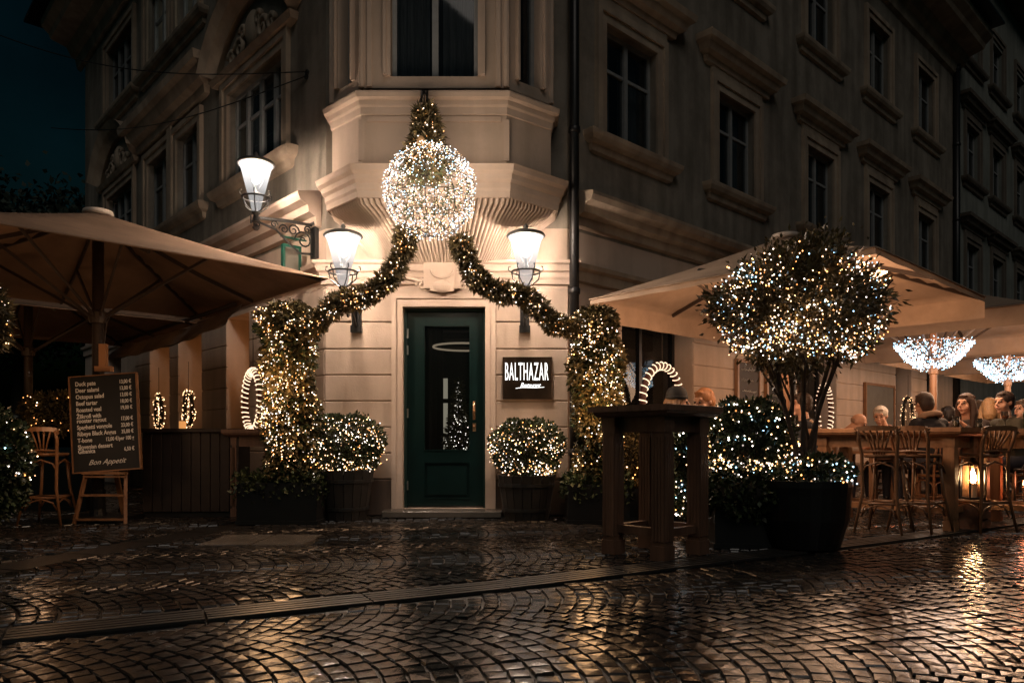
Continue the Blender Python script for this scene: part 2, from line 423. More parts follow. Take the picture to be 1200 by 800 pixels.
for q in range(12):
    r_ = random.Random(q); j = lambda s=.075: r_.uniform(-s, s)
    o = [(-.5+j(), -.5+j()), (.5+j(), -.5+j()), (.5+j(), .5+j()), (-.5+j(), .5+j())]
    vs = [(x, y, -.03) for x, y in o]+[(x*.98, y*.98, -.010) for x, y in o]+[(x*.90, y*.89, -.0012) for x, y in o]+[(0, 0, .0005)]
    fs = [(0,1,5,4),(1,2,6,5),(2,3,7,6),(3,0,4,7),(4,5,9,8),(5,6,10,9),(6,7,11,10),(7,4,8,11)]
    tris = [(8,9,12),(9,10,12),(10,11,12),(11,8,12)]
    tmpl.append((np.array(vs, float), fs, tris))
tm = []
for vs, fs, tr in tmpl:
    m = bpy.data.meshes.new('cobblestone'); m.from_pydata([tuple(v) for v in vs], [], fs+tr); m.materials.append(M['cobble']); m.update()
    tm.append(m)
def inview(s): 
    x, y = s[0], s[1]; return abs(x) < y*.70 and y > 789/F*0+2.72
big = sorted([s for s in st if inview(s)], key=lambda s: s[1])[:300]; bigset = set(id(s) for s in big)
for s in big:
    q = random.randrange(12); o = bpy.data.objects.new('cobblestone', tm[q]); COL.objects.link(o); setparent(o, ground)
    o.location = (s[0], s[1], random.uniform(-.004, .003)); o.rotation_euler = (random.gauss(0, .020), random.gauss(0, .020), s[2]+PI/2+random.uniform(-.05, .05)); o.scale = (s[3], s[4], 1)
VV, Q4, Q3, off = [], [], [], 0
for s in st:
    if id(s) in bigset: continue
    vs, fs, tr = tmpl[random.randrange(12)]; a = s[2]+PI/2+random.uniform(-.05, .05); ca, sa = math.cos(a), math.sin(a)
    x = vs[:, 0]*s[3]; y = vs[:, 1]*s[4]; tx, ty = random.gauss(0, .020), random.gauss(0, .020)
    z = vs[:, 2]+x*tx+y*ty+random.uniform(-.004, .003)
    VV.append(np.stack([s[0]+x*ca-y*sa, s[1]+x*sa+y*ca, z], 1))
    Q4 += [tuple(i+off for i in f) for f in fs]; Q3 += [tuple(i+off for i in f) for f in tr]; off += 13
m = bpy.data.meshes.new('cobblestones'); m.from_pydata(np.concatenate(VV).tolist(), [], Q4+Q3); m.materials.append(M['cobble'])
m.update()
o = bpy.data.objects.new('cobblestones', m); COL.objects.link(o); setparent(o, ground); o['kind'] = 'stuff'

# drain strip: long ribbed stones laid end to end
drain = empty('drain_strip', (0, 0, 0), kind='structure')
for (ax, ay), (bx, by) in zip(DR, DR[1:]):
    a = Vector((ax, ay)); b = Vector((bx, by)); l = (b-a).length; d = (b-a)/l; nn = Vector((-d.y, d.x)); ns = max(1, round(l/1.0))
    for k in range(ns):
        p = a+d*(l*k/ns+.006); q = a+d*(l*(k+1)/ns-.006)
        MB().add([(p.x, p.y, -.03), (q.x, q.y, -.03), (q.x+nn.x*DW, q.y+nn.y*DW, -.03), (p.x+nn.x*DW, p.y+nn.y*DW, -.03),
                  (p.x, p.y, -.008), (q.x, q.y, -.008), (q.x+nn.x*DW, q.y+nn.y*DW, -.008), (p.x+nn.x*DW, p.y+nn.y*DW, -.008)],
                 [(4,5,6,7),(0,1,5,4),(2,3,7,6),(1,2,6,5),(3,0,4,7)]).build('channel_bed', M['joint'], drain)
        for i in range(5):
            o0 = DW*(i+.5)/5; w = .036
            e = MB(); e.bar((p.x+nn.x*o0, p.y+nn.y*o0, 0), (q.x+nn.x*o0, q.y+nn.y*o0, random.uniform(-.001, .001)), w, .014); e.build('slat', M['drain'], drain)
# left gutter of long slabs
gut = empty('gutter', kind='structure')
for (ax, ay), (bx, by) in zip(GU, GU[1:]):
    a = Vector((ax, ay)); b = Vector((bx, by)); l = (b-a).length; d = (b-a)/l; ns = round(l/.7)
    for k in range(ns):
        p = a+d*(l*k/ns+.008); q = a+d*(l*(k+1)/ns-.008)
        e = MB(); e.bar((p.x, p.y, -.03), (q.x, q.y, -.03), .34, .04); e.build('stone', M['joint'], gut)
for i, (x0, x1) in enumerate(((-2.70, -2.26), (-2.24, -1.80))):
    e = MB(); e.cbox(x0, x1, 6.28, 6.96, -.05, .0); e.build('stone', M['slab'], gut)

# ================================================================== CORNER BUILDING
MR = Matrix(((.731, -.682, 0, .66), (.682, .731, 0, 8.75), (0, 0, 1, 0), (0, 0, 0, 1)))      # local x along, y inward
ML = Matrix(((.682, .731, 0, -2.22), (-.731, .682, 0, 8.75), (0, 0, 1, 0), (0, 0, 0, 1)))
def orth(Mx): 
    x = Vector((Mx[0][0], Mx[1][0], 0)).normalized(); y = Vector((-x.y, x.x, 0))
    return Matrix(((x.x, y.x, 0, Mx[0][3]), (x.y, y.y, 0, Mx[1][3]), (0, 0, 1, 0), (0, 0, 0, 1)))
MR = orth(MR); ML = orth(ML); MC = Matrix.Translation((0, 8.75, 0))
bld = empty('corner_building', (-.8, 9.5, 0), label='tall cream corner building with fluted oriel over its green door', cat='building')
BI = Matrix.Translation((.8, -9.5, 0))
class BB(MB):      # builder whose world coordinates become the building's local ones
    def __init__(s, T=None): MB.__init__(s, BI @ (T if T is not None else Matrix.Identity(4)))

def wall(T, x0, x1, z0, z1, holes, depth=.22, th=.5, C=BB):
    """wall face at y=0 with real openings and reveals"""
    xs = sorted(set([x0, x1]+[h[0] for h in holes]+[h[1] for h in holes])); zs = sorted(set([z0, z1]+[h[2] for h in holes]+[h[3] for h in holes]))
    b = C(T)
    for i in range(len(xs)-1):
        for j in range(len(zs)-1):
            cx, cz = (xs[i]+xs[i+1])/2, (zs[j]+zs[j+1])/2
            if any(h[0] < cx < h[1] and h[2] < cz < h[3] for h in holes): continue
            b.add([(xs[i],0,zs[j]),(xs[i+1],0,zs[j]),(xs[i+1],0,zs[j+1]),(xs[i],0,zs[j+1])], [(0,1,2,3)])
            b.add([(xs[i],th,zs[j]),(xs[i+1],th,zs[j]),(xs[i+1],th,zs[j+1]),(xs[i],th,zs[j+1])], [(3,2,1,0)])
    for h in holes:
        a, c, d, e = h[:4]; q = th
        b.add([(a,0,d),(a,q,d),(a,q,e),(a,0,e)], [(0,1,2,3)]); b.add([(c,0,d),(c,q,d),(c,q,e),(c,0,e)], [(3,2,1,0)])
        b.add([(a,0,e),(c,0,e),(c,q,e),(a,q,e)], [(3,2,1,0)]); b.add([(a,0,d),(c,0,d),(c,q,d),(a,q,d)], [(0,1,2,3)])
    b.add([(x0,0,z0),(x0,th,z0),(x0,th,z1),(x0,0,z1)], [(0,3,2,1)]); b.add([(x1,0,z0),(x1,th,z0),(x1,th,z1),(x1,0,z1)], [(0,1,2,3)])
    b.add([(x0,0,z1),(x1,0,z1),(x1,th,z1),(x0,th,z1)], [(0,1,2,3)])
    return b

# ---- window templates (local: centre x=0, sill z=0, y inward)
def make_window(w, h, cols=2, hood=True, trim='facade_trim', arch=False, curtain=True, surround=.2, sill=True, transom=.66, lit=False):
    o = MB(); s = surround; hw = w/2
    def ring(i0, i1, y0, y1):       # frame ring between inner offset i0 and outer i1
        o.box(-hw-i1, -hw-i0, y0, y1, -0, h+i1); o.box(hw+i0, hw+i1, y0, y1, 0, h+i1); o.box(-hw-i0, hw+i0, y0, y1-.001, h+i0, h+i1)
    ring(.0, s*.55, -.035, .02); ring(s*.55, s, -.065, .02)
    win = o.build('window', M[trim])
    c = MB(); fw = .05
    c.box(-hw, -hw+fw, .10, .16, 0, h); c.box(hw-fw, hw, .10, .16, 0, h); c.box(-hw+fw, hw-fw, .10, .16, 0, fw); c.box(-hw+fw, hw-fw, .10, .16, h-fw, h)
    cw = w/cols
    for k in range(1, cols): c.box(-hw+cw*k-.035, -hw+cw*k+.035, .09, .16, fw, h-fw)
    for k in range(cols): c.box(-hw+cw*k+.04, -hw+cw*(k+1)-.04, .105, .155, h*transom-.02, h*transom+.02)
    c.build('casement', M['wframe'], win)
    for k in range(cols):
        for z0, z1 in ((fw, h*transom-.02), (h*transom+.02, h-fw)):
            p = MB(); ty = random.uniform(-.004, .004); p.add([(-hw+cw*k+.03,.13,z0),(-hw+cw*(k+1)-.03,.13+ty,z0),(-hw+cw*(k+1)-.03,.13+ty,z1),(-hw+cw*k+.03,.13,z1)], [(0,1,2,3)])
            p.build('pane', M['pane'], win)
    if curtain:
        k = MB()
        for sx in (-1, 1):
            n = 14; vs = []
            for i in range(n+1):
                x = sx*(hw-.02-(w*.40)*i/n); y = .24+.02*math.sin(i*2.2); vs += [(x, y, .0), (x*.97, y, h)]
            k.add(vs, [(2*i, 2*i+2, 2*i+3, 2*i+1) for i in range(n)])
        k.build('curtain', M['curtain'], win)
    if sill:
        e = MB(); e.mould([(-hw-s-.05, .02), (-hw-s-.05, 0), (hw+s+.05, 0), (hw+s+.05, .02)], [(0, -.24), (.05, -.22), (.07, -.14), (.13, -.11), (.16, -.06), (.17, -.015), (.17, 0), (0, .0)]); e.build('sill', M[trim], win)
    if hood:
        z = h+s+.10; wv = hw+s+.12
        e = MB(); e.box(-hw-s, hw+s, -.04, .0, h+s, z+.02); e.mould([(-wv, .02), (-wv, 0), (wv, 0), (wv, .02)], [(0, z), (.06, z+.02), (.08, z+.10), (.16, z+.13), (.2, z+.22), (.26, z+.25), (.28, z+.33), (.0, z+.37)]); e.build('hood', M[trim], win)
    if arch:
        R = (hw+s+.1)*1.18; zc = h+s+.12; th = math.acos(min(1, (hw+s+.12)/R)); base = zc-R*math.sin(th)
        path = [(R*math.cos(a), base+R*math.sin(a)) for a in np.linspace(PI-th, th, 19)]; prof = [(0, .0), (.0, -.08), (.07, -.14), (.12, -.2), (.19, -.24), (.26, -.28), (.27, 0)]
        e = MB(); k = len(prof); vs = []
        for x, z in path:
            nv = Vector((x, z-base)).normalized()
            for q, yy in prof: vs.append((x+nv.x*q, yy, z+nv.y*q))
        e.add(vs, [(i*k+j, i*k+(j+1) % k, (i+1)*k+(j+1) % k, (i+1)*k+j) for i in range(len(path)-1) for j in range(k)]+[tuple(range(k))[::-1], tuple((len(path)-1)*k+j for j in range(k))])
        e.mould([(-hw-s-.1, .02), (-hw-s-.1, 0), (hw+s+.1, 0), (hw+s+.1, .02)], [(0, zc-.12), (.1, zc-.1), (.14, zc-.02), (0, zc)])
        e.build('pediment', M[trim], win)
        q = MB()      # carved relief: cartouche with scrolls
        top = base+R-zc
        q.ball((0, -.02, zc+top*.45), top*.36, 12, 8, (.8, .35, 1)); 
        for sx in (-1, 1):
            for r0, cx, cz in ((.16, .42, .16), (.12, .72, .12), (.1, .28, .34)):
                pts = [(sx*(cx*hw/1.0+r0*(1-i/16)*math.cos(i*.7)), -.05, zc+cz+r0*(1-i/16)*math.sin(i*.7)) for i in range(14)]
                q.tube(pts, [.045*(1-i/20) for i in range(14)], 6)
        q.build('relief', M[trim], win, smooth=True)
    return win
def place(win, T, x, z, parent, mats=None):
    win.matrix_local = BI2(parent) @ T @ Matrix.Translation((x, 0, z))
def BI2(parent):
    return parent.matrix_basis.inverted()

# ---- upper walls
RX = [1.24, 3.87, 6.80, 9.54, 12.36]; WH1, WH2 = 1.46, 1.56; S1, S2 = 4.68, 7.93; ww = 1.08
holes = []
for x in RX: holes += [(x-ww/2, x+ww/2, S1, S1+WH1), (x-ww/2, x+ww/2, S2, S2+WH2)]
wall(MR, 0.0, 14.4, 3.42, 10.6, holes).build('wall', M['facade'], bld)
RG = [(1.02, 2.65, .55, 2.72), (5.45, 7.45, .12, 2.72), (10.45, 11.4, .12, 2.72), (12.4, 13.6, .12, 2.72)]
wall(MR, 0.0, 14.4, 0, 3.42, RG).build('wall', M['facade_g'] if 'facade_g' in M else M['cream'], bld)
LWIN = [(-2.02, 1.79, 'arch'), (-4.62, 1.0, 'plain'), (-6.12, 1.08, 'open'), (-8.48, 1.79, 'arch')]
holes = []
for x, w, k in LWIN: holes += [(x-w/2, x+w/2, 4.62, 4.62+1.38), (x-w/2, x+w/2, 7.68, 7.68+1.45)]
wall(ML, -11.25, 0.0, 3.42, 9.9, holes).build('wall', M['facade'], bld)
LG = [(-2.95, -2.15, .12, 2.7), (-5.0, -3.95, .12, 2.7), (-6.5, -5.45, .12, 2.7), (-9.6, -8.4, .12, 2.7)]
wall(ML, -11.25, 0.0, 0, 3.42, LG).build('wall', M['cream'], bld)
# end walls, roof and back so the block closes
eL = ML @ Vector((-11.25, .5, 0)); eR = MR @ Vector((14.4, .5, 0))
b = BB(ML); b.box(-11.25, -10.95, .5, 9, 0, 9.9); b.build('gable_wall', M['facade'], bld)
b = BB(ML); b.box(-10.9, -.2, 5.2, 5.4, 0, 9.9); b.build('back_wall', M['facade'], bld)
b = BB(MR); b.box(.2, 14.4, 5.2, 5.4, 0, 10.6); b.build('back_wall', M['facade'], bld)
b = BB(); pl = [ML @ Vector((-11.25, 0, 0)), Vector((-2.22, 8.75, 0)), Vector((.66, 8.75, 0)), MR @ Vector((14.4, 0, 0)), MR @ Vector((14.4, 5, 0)), Vector((-.8, 15.5, 0)), ML @ Vector((-11.25, 5, 0))]
b.add([(p.x, p.y, 10.62) for p in pl]+[(p.x, p.y, 10.75) for p in pl], [tuple(range(7))[::-1], tuple(range(7, 14))]+[(i, (i+1) % 7, 7+(i+1) % 7, 7+i) for i in range(7)])
b.build('roof', M['pipe'], bld)
def placew(T, wins):
    for (tp, x, z) in wins: pass
tR1 = make_window(ww, WH1, 2, True); tR2 = make_window(ww, WH2, 2, False)
first = {}
def put(tp, T, x, z, parent, key):
    o = tp if key not in first else copy_tree(tp, None)
    first[key] = 1; setparent(o, parent); o.matrix_local = BI2(parent) @ T @ Matrix.Translation((x, 0, z)); return o
for x in RX:
    for o in (put(tR1, MR, x, S1, bld, 'r1'), put(tR2, MR, x, S2, bld, 'r2')):
        for c in kids(o):
            if c.name.startswith('curtain'): c.scale = (1, 1, 1); c.location.x = random.uniform(-.12, .12); c.location.y = random.uniform(-.04, .05)
            if c.name.startswith('pane'): c.rotation_euler = (random.uniform(-.004, .004), 0, random.uniform(-.012, .012))
tA = make_window(1.79, 1.38, 4, False, arch=True); tB = make_window(1.0, 1.38, 2, False); tC = make_window(1.08, 1.38, 2, False, curtain=False)
tA2 = make_window(1.79, 1.45, 4, False); tB2 = make_window(1.0, 1.45, 2, False, curtain=False); tC2 = make_window(1.08, 1.45, 2, False, curtain=False)
for x, w, k in LWIN:
    a, c = {'arch': (tA, tA2), 'plain': (tB, tB2), 'open': (tC, tC2)}[k]
    put(a, ML, x, 4.62, bld, 'l1'+k); put(c, ML, x, 7.68, bld, 'l2'+k)
# straight hood across the paired windows
b = BB(ML); b.mould([(-7.0, .02), (-7.0, 0), (-3.75, 0), (-3.75, .02)], [(0, 6.28), (.08, 6.3), (.10, 6.42), (.2, 6.46), (.26, 6.62), (.34, 6.66), (.36, 6.78), (0, 6.86)]); b.build('hood', M['facade_trim'], bld)
b = BB(ML); b.box(-5.47, -5.25, -.07, 0, 4.45, 6.27); b.build('pilaster', M['facade_trim'], bld)
# lit room behind one upper left window
b = BB(ML); b.box(-5.9, -4.1, .80, .82, 7.6, 9.2); o = b.build('lit_room', emat('lit_room', (.95, .9, .75), .55), bld)
b = BB(ML); 
for i in range(9): b.tube([(-5.6+i*.17, .62, 7.7), (-5.6+i*.17, .62, 9.1)], .03 if i % 3 else .05, 6)
b.build('curtain', M['curtain'], bld)
# dark backing rooms behind upper windows
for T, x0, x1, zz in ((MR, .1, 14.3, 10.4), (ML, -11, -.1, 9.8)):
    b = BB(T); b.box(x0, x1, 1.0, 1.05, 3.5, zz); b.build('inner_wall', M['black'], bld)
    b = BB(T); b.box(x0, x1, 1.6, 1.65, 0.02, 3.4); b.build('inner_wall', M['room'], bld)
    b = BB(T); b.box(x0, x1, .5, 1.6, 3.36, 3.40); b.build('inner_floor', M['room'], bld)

# ---- string courses and eaves
belt = [(0, 3.46), (.06, 3.48), (.08, 3.58), (.16, 3.62), (.18, 3.70), (.27, 3.74), (.30, 3.80), (.30, 3.84), (0, 3.90)]
p0 = ML @ Vector((-11.25, 0, 0)); p1 = ML @ Vector((-.12, 0, 0)); q0 = MR @ Vector((.12, 0, 0)); q1 = MR @ Vector((14.4, 0, 0))
BB().mould([(p0.x, p0.y), (p1.x, p1.y)], belt).build('string_course', M['cream_trim'], bld)
BB().mould([(q0.x, q0.y), (q1.x, q1.y)], belt).build('string_course', M['facade_trim'], bld)
band2 = [(0, 2.80), (.04, 2.82), (.05, 2.94), (.09, 2.97), (.10, 3.02), (0, 3.05)]
BB().mould([(p0.x, p0.y), (p1.x, p1.y)], band2).build('string_course', M['cream_trim'], bld)
BB().mould([(q0.x, q0.y), (q1.x, q1.y)], band2).build('string_course', M['facade_trim'], bld)
eave = lambda z: [(0, z), (.08, z+.05), (.12, z+.25), (.22, z+.32), (.30, z+.48), (.62, z+.56), (.66, z+.66), (.80, z+.78), (.82, z+.9), (0, z+1.0)]
BB().mould([(p0.x-.4*.682, p0.y+.4*.731), (p1.x, p1.y)], eave(9.55)).build('eaves', M['facade_trim'], bld)
BB().mould([(q0.x, q0.y), (q1.x+.2, q1.y+.19)], eave(10.1)).build('eaves', M['facade_trim'], bld)
b = BB(ML); b.box(-12.2, -.5, -1.05, 1.5, 10.56, 10.62); b.build('roof_edge', M['pipe'], bld)
b = BB(MR); b.box(.3, 14.7, -1.05, 1.5, 11.11, 11.17); b.build('roof_edge', M['pipe'], bld)

# ---- chamfer, ground floor
DX0, DX1, DZ = -1.30, -.318, 2.48
wall(MC, -2.22, .66, 0, 3.42, [(DX0, DX1, 0.08, DZ)], th=.32).build('wall', M['cream'], bld)
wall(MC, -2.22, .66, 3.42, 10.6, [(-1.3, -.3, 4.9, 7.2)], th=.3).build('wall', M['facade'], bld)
# ashlar courses as separate blocks, 12 mm joints
zc = [.43, .74, 1.05, 1.36, 1.67, 1.98, 2.30, 2.72]
for z0, z1 in zip(zc, zc[1:]):
    for x0, x1 in ((-2.235, -1.425), (-.20, .675)):
        b = BB(MC); b.cbox(x0+.004, x1-.004, -.028, .01, z0+.005, z1-.006, .009); b.build('stone_block', M['cream'], bld)
for x0, x1 in ((-2.26, -1.425), (-.20, .70)):
    b = BB(MC); b.cbox(x0, x1, -.05, .01, 0.0, .425, .012); b.build('plinth', M['plinth'], bld)
for T, x0, x1 in ((ML, -11.25, -.02), (MR, .02, 14.4)):
    hs = LG if T is ML else RG; xs = x0
    for h in sorted(hs)+[(x1, x1, 0, 0)]:
        if h[0]-xs > .2: b = BB(T); b.cbox(xs+.003, h[0]-.003, -.045, .01, 0, .42, .012); b.build('plinth', M['plinth'], bld)
        xs = h[1]
# ashlar on the side walls between openings
for T, hs, x0, x1 in ((ML, LG, -7.4, -.01), (MR, RG, .01, 12.4)):
    for z0, z1 in zip(zc, zc[1:]):
        xs = x0
        for h in sorted([h for h in hs if h[0] > x0-.5 and h[1] < x1+.5])+[(x1, x1, 0, 0)]:
            if h[0]-xs > .15: b = BB(T); b.cbox(xs+.004, h[0]-.004, -.024, .01, z0+.005, z1-.006, .009); b.build('stone_block', M['cream'], bld)
            xs = h[1]
# door architrave and step
b = BB(MC)
b.box(-1.418, DX0, -.055, .02, .08, 2.62); b.box(DX1, -.207, -.055, .02, .08, 2.62); b.box(DX0, DX1, -.055, .02, DZ, 2.62)
b.box(-1.43, -1.375, -.075, -.054, .08, 2.63); b.box(-.25, -.195, -.075, -.054, .08, 2.63); b.box(-1.374, -.251, -.075, -.054, 2.575, 2.63)
b.build('door_surround', M['cream_trim'], bld)
b = BB(MC); b.cbox(-1.50, -.12, -.34, .32, 0, .078, .01); b.build('doorstep', M['slab'], bld)
# capital band and cornice over the door
BB().mould([(-2.24, 8.77), (-2.24, 8.74), (.69, 8.74), (.69, 8.77)], [(0, 2.74), (.03, 2.75), (.03, 2.80), (.05, 2.83), (.05, 2.88), (.08, 2.90), (.09, 2.97), (.12, 2.99), (.12, 3.02), (0, 3.03)]).build('capital_band', M['cream_trim'], bld)
# ornament above the door: tablet with scrolls
b = BB(MC); b.box(-1.04, -.60, -.145, -.06, 2.68, 2.98); b.box(-.96, -.68, -.17, -.144, 2.64, 2.93)
b.ball((-.82, -.15, 2.70), .1, 14, 8, (1.2, .5, .8))
for s in (-1, 1):
    pts = [(-.82+s*(.30+(.085-.005*i)*math.cos(i*.62+2.4)), -.11, 2.735+(.085-.005*i)*math.sin(i*.62+2.4)) for i in range(15)]
    b.tube([(-.82+s*.62, -.10, 2.80), (-.82+s*.5, -.10, 2.83), (-.82+s*.38, -.10, 2.80)]+[(-.82+s*.24-s*0, -.11, 2.76)], .02, 6)
    b.tube([(-.82+s*(.24+(.075-.005*i)*math.cos(i*.7)), -.11, 2.72+(.075-.005*i)*math.sin(i*.7)) for i in range(13)], .018, 6)
b.tube([(-.82+.13*math.cos(a), -.178, 2.88+.09*math.sin(a)) for a in np.linspace(PI, 2*PI, 9)], .012, 6)
b.build('scroll_ornament', M['cream_trim'], bld, smooth=False)

# ---- fluted corbel under the oriel
top = [(-2.12, 8.74), (-2.10, 8.52), (-1.66, 8.06), (-.06, 8.06), (.50, 8.52), (.52, 8.74)]
bot = [(-1.62, 8.735), (-1.58, 8.71), (-1.26, 8.62), (-.38, 8.62), (-.06, 8.71), (-.02, 8.735)]
nfl = [3, 14, 25, 14, 3]; per = 8; cols_ = []
for sgi in range(5):
    n = nfl[sgi]*per
    for i in range(n+(1 if sgi == 4 else 0)):
        t = i/n; a = Vector(top[sgi]).lerp(Vector(top[sgi+1]), t); c = Vector(bot[sgi]).lerp(Vector(bot[sgi+1]), t)
        cols_.append((a, c, abs(math.sin(PI*i/per))))
nv = 16; vs = []; zb, zt = 2.98, 3.57
for a, c, s in cols_:
    for j in range(nv+1):
        v = j/nv; h = .72*v+.28*v**3; z = zb+(zt-zb)*v
        p = c.lerp(a, h); dep = .050*(s**.55)*min(1, v*4+.3)*(1 if v < .97 else .3)
        nrm = Vector((p.x+.8, p.y-9.2)); nrm = nrm.normalized()
        vs.append((p.x+nrm.x*dep, p.y+nrm.y*dep, z-dep*h*.8))
fs = [(i*(nv+1)+j, (i+1)*(nv+1)+j, (i+1)*(nv+1)+j+1, i*(nv+1)+j+1) for i in range(len(cols_)-1) for j in range(nv)]
BB().add(vs, fs).build('fluted_corbel', M['cream'], bld, smooth=True)
# ledge between corbel and oriel wall
led = [(-2.14, 8.75), (-2.14, 8.52), (-1.69, 8.04), (-.03, 8.04), (.52, 8.52), (.52, 8.75)]
BB().mould(led, [(0, 3.55), (.015, 3.56), (.02, 3.62), (.035, 3.65), (.035, 3.71), (.07, 3.74), (.08, 3.79), (.12, 3.82), (.13, 3.86), (.14, 3.88), (-.05, 3.93)]).build('ledge', M['cream_trim'], bld)
BB().add([(p[0], p[1], 3.565) for p in led], [tuple(range(6))]).build('ledge_underside', M['cream'], bld)
bay = [(-2.08, 8.75), (-2.08, 8.47), (-1.66, 8.07), (-.06, 8.07), (.45, 8.47), (.45, 8.75)]
BB().mould(bay, [(0, 3.86), (0, 4.5)], False).build('oriel_wall', M['cream'], bld)
BB().mould(bay, [(0, 4.47), (.015, 4.48), (.02, 4.55), (.04, 4.57), (.05, 4.62), (.09, 4.64), (.10, 4.68), (.10, 4.70), (-.03, 4.76)]).build('cornice', M['cream_trim'], bld)
# raised panels, corner strips of the oriel wall
b = BB(); b.box(-1.60, -.12, 8.05, 8.071, 4.40, 4.45); b.build('panel_strip', M['cream_trim'], bld)
for (x, y) in ((-1.66, 8.07), (-.06, 8.07)):
    b = BB(); b.box(x-.03, x+.03, y-.012, y+.03, 3.97, 4.42); b.build('corner_strip', M['cream_trim'], bld)
# upper part with windows: front window between piers
wx0, wx1 = -1.335, -.375
def seg(p, q): 
    d = (Vector(q)-Vector(p)); x = d.normalized(); return Matrix(((x.x, -x.y, 0, p[0]), (x.y, x.x, 0, p[1]), (0, 0, 1, 0), (0, 0, 0, 1))), d.length
T, l = seg(bay[2], bay[3]); wall(T, 0, l, 4.77, 7.4, [(.325, 1.285, 4.90, 7.2)], th=.12).build('oriel_wall', M['cream'], bld)
tf = make_window(.96, 2.3, 2, False, trim='cream_trim', surround=.08, sill=False, transom=.68); setparent(tf, bld); tf.matrix_local = BI @ T @ Matrix.Translation((.805, 0, 4.9))
for k, (a, c) in enumerate(((bay[1], bay[2]), (bay[3], bay[4]))):
    T, l = seg(a, c); wall(T, 0, l, 4.77, 7.4, [(.17, l-.17, 4.90, 7.2)], th=.12).build('oriel_wall', M['cream'], bld)
    w_ = make_window(l-.34, 2.3, 1, False, trim='cream_trim', surround=.05, sill=False, transom=.68, curtain=False); setparent(w_, bld); w_.matrix_local = BI @ T @ Matrix.Translation((l/2, 0, 4.9))
for a, c in ((bay[0], bay[1]), (bay[4], bay[5])):
    T, l = seg(a, c); b = BB(T); b.box(0, l, 0, .05, 4.77, 7.4); b.build('oriel_wall', M['cream'], bld)
for (x, y) in ((-1.66, 8.07), (-.06, 8.07), (-2.08, 8.47), (.45, 8.47)):
    b = BB(); b.tube([(x, y, 4.78), (x, y, 7.4)], .035, 8); b.build('corner_shaft', M['cream_trim'], bld)
    if y < 8.2:
        s = 1 if x < -1 else -1
        b = BB(); b.cbox(x+s*.09-.03, x+s*.09+.03, y-.03, y, 4.78, 7.4); b.build('corner_strip', M['cream_trim'], bld)
BB().add([(p[0], p[1], 7.4) for p in bay]+[(p[0], p[1], 7.45) for p in bay], [tuple(range(6))[::-1], tuple(range(6, 12))]+[(i, (i+1) % 6, 6+(i+1) % 6, 6+i) for i in range(6)]).build('oriel_roof', M['pipe'], bld)
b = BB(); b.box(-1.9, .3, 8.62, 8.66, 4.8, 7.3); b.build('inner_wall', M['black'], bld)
# drainpipes
def pipe(x, y, z0, z1, par, C=BB, r=.055):
    b = C(); b.tube([(x, y, z0), (x, y, z1)], r, 10)
    for z in np.arange(z0+.7, z1, 1.9): b.lathe([(r+.004, -.04), (r+.014, -.03), (r+.014, .03), (r+.004, .04)], (x, y, z), 10)
    b.build('drainpipe', M['pipe'], par, smooth=True)
pipe(.735, 8.64, .05, 10.3, bld, r=.058)
p = MR @ Vector((14.4, -.08, 0)); pipe(p.x, p.y, .05, 10.4, bld, r=.08)

# ---- green door with glass, room behind it
dr = empty('door'); setparent(dr, bld); dr.matrix_local = BI @ MC
y0, y1 = .10, .155
b = MB(); a, c = DX0+.035, DX1-.03; g0, g1, gz0, gz1 = -1.055, -.515, .78, 2.27
b.box(a, g0, y0, y1, .10, 2.44); b.box(g1, c, y0, y1, .10, 2.44); b.box(g0, g1, y0+.001, y1, gz1, 2.44); b.box(g0, g1, y0+.001, y1, .62, gz0); b.box(g0, g1, y0+.001, y1, .10, .20)
b.box(g0, g1, y0+.025, y1, .20, .62)
b.box(g0+.035, g1-.035, y0+.008, y0+.026, .235, .585)
def beadrect(b, x0, x1, z0, z1, y, w=.014):
    b.box(x0-w, x0, y-.008, y+.01, z0-w, z1+w); b.box(x1, x1+w, y-.008, y+.01, z0-w, z1+w); b.box(x0, x1, y-.007, y+.01, z1, z1+w); b.box(x0, x1, y-.007, y+.01, z0-w, z0)
beadrect(b, g0, g1, gz0, gz1, y0); beadrect(b, g0, g1, .20, .62, y0)
b.build('door_leaf', M['door'], dr)
b = MB(); b.box(DX0, a-.004, .06, .2, .08, DZ); b.box(c+.004, DX1, .06, .2, .08, DZ); b.box(a-.004, c+.004, .06, .2, 2.445, DZ); b.build('door_frame', mat('door_frame_paint', (.008, .03, .026), .4), dr)
b = MB(); b.box(g0, g1, y0+.03, y0+.036, gz0, gz1); b.build('pane', glass('door_glass', (.012, .012, .012), .80, .02), dr)
b = MB(); b.tube([(-.455, .02, 1.14), (-.455, .02, 1.36)], .017, 8); b.tube([(-.455, .02, 1.16), (-.455, .10, 1.16)], .01, 6); b.tube([(-.455, .02, 1.34), (-.455, .10, 1.34)], .01, 6); b.build('handle', M['brass'], dr, smooth=True)
b = MB(); b.box(-.475, -.435, .088, .1, 1.0, 1.10); b.ball((-.455, .085, 1.06), .016, 8, 6); b.build('lock', M['brass'], dr)
for z in (2.18, 1.98, 1.22, .35):
    b = MB(); b.tube([(-1.262, .088, z-.055), (-1.262, .088, z+.055)], .011, 8); b.build('hinge', M['steel'], dr)
